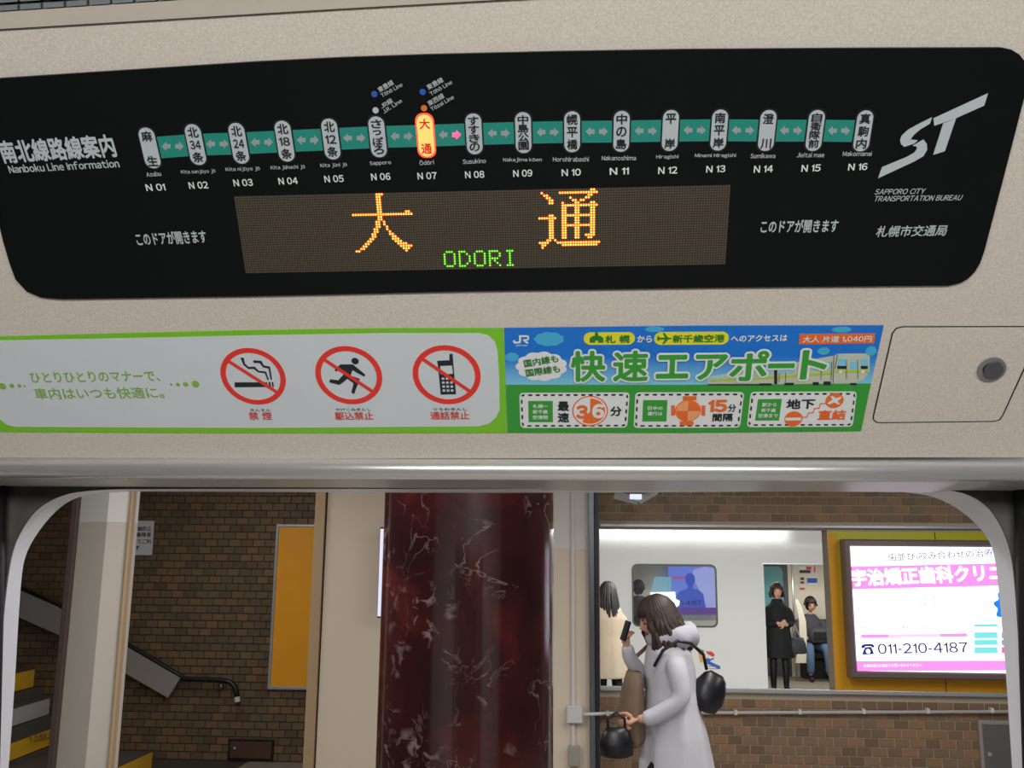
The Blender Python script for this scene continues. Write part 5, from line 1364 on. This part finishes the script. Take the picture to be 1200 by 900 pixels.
    B2 = empty('black_shoulder_bag', (mt @ SBm).translation + Vector((0, 0, .95)), 'black leather shoulder bag behind the walking woman\'s back', 'bag')
    V, Fc = loft([(0, .0, 1.00, .05, .03), (0, .0, 1.02, .075, .085), (0, .0, 1.08, .08, .105), (0, .0, 1.15, .065, .095), (0, .0, 1.21, .045, .070), (0, .0, 1.235, .02, .04)], 28, .03, 5)
    sh = Matrix.Translation((0, 0, 1.1)) @ Matrix.Rotation(R(-28), 4, 'X') @ Matrix.Translation((0, 0, -1.1))
    obj('bag_body', xf((V, Fc), mt @ SBm @ sh), M['leather'], B2, smooth=True)
    obj('strap', xf(tube([(.0, .0, 1.245), (.10, -.04, 1.335), (.145, -.12, 1.40), (.15, -.20, 1.415), (.16, -.29, 1.36), (.15, -.34, 1.27)], .010, 8), mt @ SBm), M['leather'], B2, smooth=True)
    # black handbag hanging low in front
    HBm = Matrix.Translation((.17, -.36, 0))
    B3 = empty('black_handbag', (mt @ HBm).translation + Vector((0, 0, .78)), 'small black handbag hanging low before the walking woman', 'bag')
    obj('bag_body', xf(loft([(0, 0, .72, .035, .06), (0, 0, .735, .05, .095), (0, 0, .80, .05, .10), (0, 0, .86, .03, .075), (0, 0, .885, .012, .055)], 24, .02, 5), mt @ HBm), M['leather'], B3, smooth=True)
    obj('handle', xf(tube([(0, -.045, .87), (0, -.05, .93), (0, .0, .965), (0, .05, .93), (0, .05, .87)], .008, 8), mt @ HBm), M['leather'], B3, smooth=True)
walking_woman()

# ---------- mirror reflection of the walking woman, built as a second person
def mirrored_woman():
    mt = place(713, 12.0, 0, R(-160)) 
    s_ = 1.0
    P = person_root(mt, 'person in a beige coat with long black hair beside the steel post')
    hm = Matrix.Translation((0, -.02, 1.50))
    ch = [[(0, 0, .88, (.13, .09)), (0, 0, 1.05, (.115, .08)), (0, 0, 1.27, (.13, .08)), (0, -.005, 1.34, .055), (0, -.01, 1.42, .048)],
          [(0, 0, .88, (.13, .09)), (.085, 0, .80, .08), (.085, -.02, .45, .052), (.085, 0, .09, .034), (.085, -.09, .035, .03)],
          [(0, 0, .88, (.13, .09)), (-.085, 0, .80, .08), (-.085, .05, .45, .052), (-.085, .12, .09, .034), (-.085, .03, .035, .03)],
          [(0, 0, 1.27, (.13, .08)), (.17, 0, 1.25, .045), (.21, .02, 1.0, .036), (.20, -.06, .80, .028)],
          [(0, 0, 1.27, (.13, .08)), (-.17, 0, 1.25, .045), (-.21, .02, 1.0, .036), (-.20, -.06, .80, .028)]]
    body = union(join(skin(ch, ''), xf(head_shape(), hm), hand((.20, -.06, .80), (0, -.1, -1), (-1, 0, 0), .075, .5, 1), hand((-.20, -.06, .80), (0, -.1, -1), (1, 0, 0), .075, .5, -1)), .012)
    obj('body', xf(body, mt), M['skin'], P, smooth=True); face_parts(P, mt @ hm)
    obj('hair', locks(mt @ hm, 36, .36, .03, 8, .016), M['hair_bk'], P, smooth=True)
    cz = union(join(loft([(0, 0, .52, .25, .2), (0, 0, .8, .215, .165), (0, 0, 1.0, .185, .14), (0, 0, 1.2, .19, .135), (0, 0, 1.31, .17, .11), (0, 0, 1.37, .08, .075)], 32, .03, 8),
                    skin([[(.13, 0, 1.25, .07), (.19, .0, 1.18, .062), (.23, .02, 1.0, .055), (.215, -.05, .83, .047)], [(-.13, 0, 1.25, .07), (-.19, .0, 1.18, .062), (-.23, .02, 1.0, .055), (-.215, -.05, .83, .047)]], '')), .013)
    obj('coat', xf(cz, mt), M['beige_coat'], P, smooth=True)
    obj('trousers', xf(join(skin([[(.085, 0, .80, .09), (.085, -.02, .45, .066), (.085, 0, .10, .052)]], ''), skin([[(-.085, 0, .80, .09), (-.085, .05, .45, .066), (-.085, .12, .12, .052)]], '')), mt), M['darkcloth'], P, smooth=True)
mirrored_woman()

# ---------- woman in black standing in the mirrored doorway, arms crossed
def black_woman():
    mt = place(912, 15.45, 0.0, R(6)); P = person_root(mt, 'woman in a black coat and boots standing in the far train doorway')
    hm = Matrix.Translation((0, -.02, 1.485)) @ Matrix.Rotation(R(-8), 4, 'Z')
    ch = [[(0, 0, .86, (.13, .09)), (0, 0, 1.03, (.11, .08)), (0, 0, 1.25, (.13, .08)), (0, -.005, 1.33, .05), (0, -.01, 1.41, .045)],
          [(0, 0, .86, (.13, .09)), (.085, 0, .78, .08), (.09, 0, .45, .05), (.095, .01, .09, .034)],
          [(0, 0, .86, (.13, .09)), (-.085, 0, .78, .08), (-.09, 0, .45, .05), (-.105, .01, .09, .034)],
          [(0, 0, 1.25, (.13, .08)), (.165, 0, 1.23, .045), (.215, -.02, 1.0, .036), (.06, -.17, .99, .028)],
          [(0, 0, 1.25, (.13, .08)), (-.165, 0, 1.23, .045), (-.215, -.02, 1.0, .036), (-.03, -.19, 1.02, .028)]]
    body = union(join(skin(ch, ''), xf(head_shape(), hm), hand((.06, -.17, .99), (-1, -.1, .1), (0, 1, 0), .07, .6, 1), hand((-.03, -.19, 1.02), (1, 0, .25), (0, 1, 0), .07, .6, -1)), .011)
    obj('body', xf(body, mt), M['skin'], P, smooth=True); face_parts(P, mt @ hm)
    obj('hair', locks(mt @ hm, 34, .10, .015, 5, .015), mat('dark_bob_hair', (62, 44, 38), .5, var=.3, scale=60), P, smooth=True)
    cz = union(join(loft([(0, 0, .50, .235, .18), (0, 0, .7, .215, .165), (0, 0, .95, .175, .135), (0, 0, 1.12, .175, .135), (0, 0, 1.25, .18, .12), (0, 0, 1.32, .10, .085), (0, -.005, 1.375, .075, .07)], 32, .02, 8),
                    skin([[(.12, 0, 1.24, .072), (.185, .0, 1.17, .064), (.225, -.01, 1.0, .058), (.08, -.155, .99, .047)], [(-.12, 0, 1.24, .072), (-.185, .0, 1.17, .064), (-.225, -.01, 1.0, .058), (-.05, -.175, 1.01, .047)]], '')), .012)
    obj('coat', xf(cz, mt), M['darkcloth'], P, smooth=True)
    for s_, x in ((1, .095), (-1, -.10)):
        obj('boot', xf(skin([[(x * .9, 0, .55, .066), (x, .0, .32, .060), (x, .012, .10, .046), (x, .0, .045, .040), (x * 1.15, -.12, .035, .034)]], '', 2), mt), M['shoe'], P, smooth=True)
    hb = mt @ Matrix.Translation((.265, -.06, 0))
    B = empty('dark_handbag', hb.translation + Vector((0, 0, .7)), 'dark handbag hanging from the arm of the woman in black', 'bag')
    obj('bag_body', xf(loft([(0, 0, .56, .11, .04), (0, 0, .58, .145, .06), (0, 0, .70, .135, .06), (0, 0, .80, .10, .035)], 24, .03, 6), hb), M['greycloth'], B, smooth=True)
    obj('handle', xf(tube([(-.08, 0, .78), (-.05, 0, .92), (-.03, 0, 1.02), (.0, 0, .92), (.06, 0, .78)], .010, 8), hb), mat('pale_bag_strap', (170, 160, 148), .6), B, smooth=True)
black_woman()

# ---------- seated passengers on the opposite bench
def seated(px, label, hatmat, jacket, legs, twist=0, seedv=1, glasses=False):
    mt = place(px, 17.25, 0, R(twist)) @ Matrix.Diagonal((1.03, 1.0, 1.03, 1)); P = person_root(mt, label)
    hm = Matrix.Translation((0, .0, 1.20)) @ Matrix.Rotation(R(8), 4, 'X')
    ch = [[(0, .12, .52, (.14, .11)), (0, .13, .72, (.13, .1)), (0, .10, .93, (.15, .09)), (0, .06, 1.02, .055), (0, .03, 1.10, .05)],
          [(0, .12, .52, (.14, .11)), (.10, .05, .53, .085), (.14, -.32, .52, .06), (.15, -.34, .28, .048), (.15, -.32, .09, .035)],
          [(0, .12, .52, (.14, .11)), (-.10, .05, .53, .085), (-.14, -.32, .52, .06), (-.15, -.34, .28, .048), (-.15, -.32, .09, .035)],
          [(0, .10, .93, (.15, .09)), (.20, .10, .92, .05), (.26, .0, .70, .042), (.10, -.20, .66, .032)],
          [(0, .10, .93, (.15, .09)), (-.20, .10, .92, .05), (-.26, .0, .70, .042), (-.10, -.20, .66, .032)]]
    body = union(join(skin(ch, ''), xf(head_shape(), hm), hand((.10, -.20, .66), (-1, -.2, 0), (0, .4, -1), .075, .8, 1), hand((-.10, -.20, .66), (1, -.2, 0), (0, .4, -1), .075, .8, -1)), .012)
    obj('body', xf(body, mt), M['skin'], P, smooth=True); face_parts(P, mt @ hm)
    obj('hair', locks(mt @ hm, 26, .02, .0, seedv, .012, cap_r=1.0), M['hair_bk'], P, smooth=True)
    jk = union(join(loft([(0, .08, .50, .19, .17), (0, .09, .62, .205, .18), (0, .10, .78, .20, .16), (0, .10, .92, .215, .13), (0, .08, 1.0, .13, .10), (0, .06, 1.05, .085, .08)], 30, .03, 7),
                    skin([[(.14, .1, .93, .085), (.215, .09, .89, .075), (.285, .0, .70, .068), (.11, -.17, .66, .055)], [(-.14, .1, .93, .085), (-.215, .09, .89, .075), (-.285, .0, .70, .068), (-.11, -.17, .66, .055)]], '')), .013)
    obj('jacket', xf(jk, mt), M[jacket], P, smooth=True)
    obj('trousers', xf(join(skin([[(.09, .08, .53, .10), (.14, -.30, .53, .080), (.15, -.35, .30, .066), (.15, -.33, .11, .060)]], ''), skin([[(-.09, .08, .53, .10), (-.14, -.30, .53, .080), (-.15, -.35, .30, .066), (-.15, -.33, .11, .060)]], '')), mt), M[legs], P, smooth=True)
    for s_ in (-1, 1): obj('shoe', xf(skin([[(.15 * s_, -.31, .07, .042), (.15 * s_, -.33, .045, .042), (.16 * s_, -.46, .04, .036)]], '', 2), mt), M['shoe'], P, smooth=True)
    if glasses:
        for s_ in (-1, 1): obj('spectacle_rim', xf(tube([(s_ * .031 + .02 * math.cos(a), -.094, .004 + .014 * math.sin(a)) for a in [2 * math.pi * k / 14 for k in range(15)]], .0022, 5), mt @ hm), M['eye'], P)
    return mt
mt = seated(951.5, 'seated man with glasses, dark jacket and blue jeans on the bench', None, 'greycloth', 'jeans', 4, 2, True)
LAP = empty('dark_lap_bag', (mt @ Matrix.Translation((.06, -.2, .62))).translation, 'dark bag held on the seated man\'s lap', 'bag')
obj('bag_body', xf(loft([(.06, -.17, .60, .16, .10), (.06, -.17, .64, .19, .13), (.06, -.16, .76, .18, .12), (.06, -.15, .84, .12, .07)], 24, .04, 6), mt), M['greycloth'], LAP, smooth=True)
obj('flap', xf(box(-.06, .18, -.305, -.29, .66, .78, .01), mt), M['darkcloth'], LAP)
seated(987.5, 'second passenger in dark clothes, half hidden by the yellow panel', None, 'greycloth', 'darkcloth', 0, 4)
# passengers seen through the carriage window, backs to the glass
def window_passenger(px, label, jacket, hair, Y=16.1):
    mt = place(px, Y, 0, R(180)); P = person_root(mt, label)
    hm = Matrix.Translation((0, -.02, 1.50)) 
    ch = [[(0, 0, .88, (.13, .09)), (0, 0, 1.05, (.12, .08)), (0, 0, 1.27, (.14, .08)), (0, -.005, 1.34, .055), (0, -.01, 1.42, .05)],
          [(0, 0, .88, (.13, .09)), (.085, 0, .80, .08), (.09, 0, .45, .052), (.09, .0, .05, .034)], [(0, 0, .88, (.13, .09)), (-.085, 0, .80, .08), (-.09, 0, .45, .052), (-.09, .0, .05, .034)],
          [(0, 0, 1.27, (.14, .08)), (.18, 0, 1.25, .048), (.22, .0, 1.0, .038), (.21, -.04, .80, .030)], [(0, 0, 1.27, (.14, .08)), (-.18, 0, 1.25, .048), (-.22, .0, 1.0, .038), (-.21, -.04, .80, .030)]]
    obj('body', xf(union(join(skin(ch, ''), xf(head_shape(), hm)), .014), mt), M['skin'], P, smooth=True)
    obj('hair', locks(mt @ hm, 26, .03, .0, 11, .013), M[hair], P, smooth=True)
    jk = union(join(loft([(0, 0, .55, .20, .15), (0, 0, .9, .185, .14), (0, 0, 1.12, .19, .14), (0, 0, 1.27, .20, .125), (0, 0, 1.33, .11, .09), (0, 0, 1.38, .085, .08)], 28, .02, 7),
                    skin([[(.14, 0, 1.25, .075), (.21, 0, 1.2, .066), (.245, 0, 1.0, .058), (.23, -.04, .82, .05)], [(-.14, 0, 1.25, .075), (-.21, 0, 1.2, .066), (-.245, 0, 1.0, .058), (-.23, -.04, .82, .05)]], '')), .014)
    obj('jacket', xf(jk, mt), M[jacket], P, smooth=True)
    obj('trousers', xf(join(skin([[(.085, 0, .82, .09), (.09, 0, .45, .066), (.09, 0, .06, .056)]], ''), skin([[(-.085, 0, .82, .09), (-.09, 0, .45, .066), (-.09, 0, .06, .056)]], '')), mt), M['darkcloth'], P, smooth=True)
window_passenger(749, 'dark haired passenger behind the left end of the train window', 'greycloth', 'hair_bk')
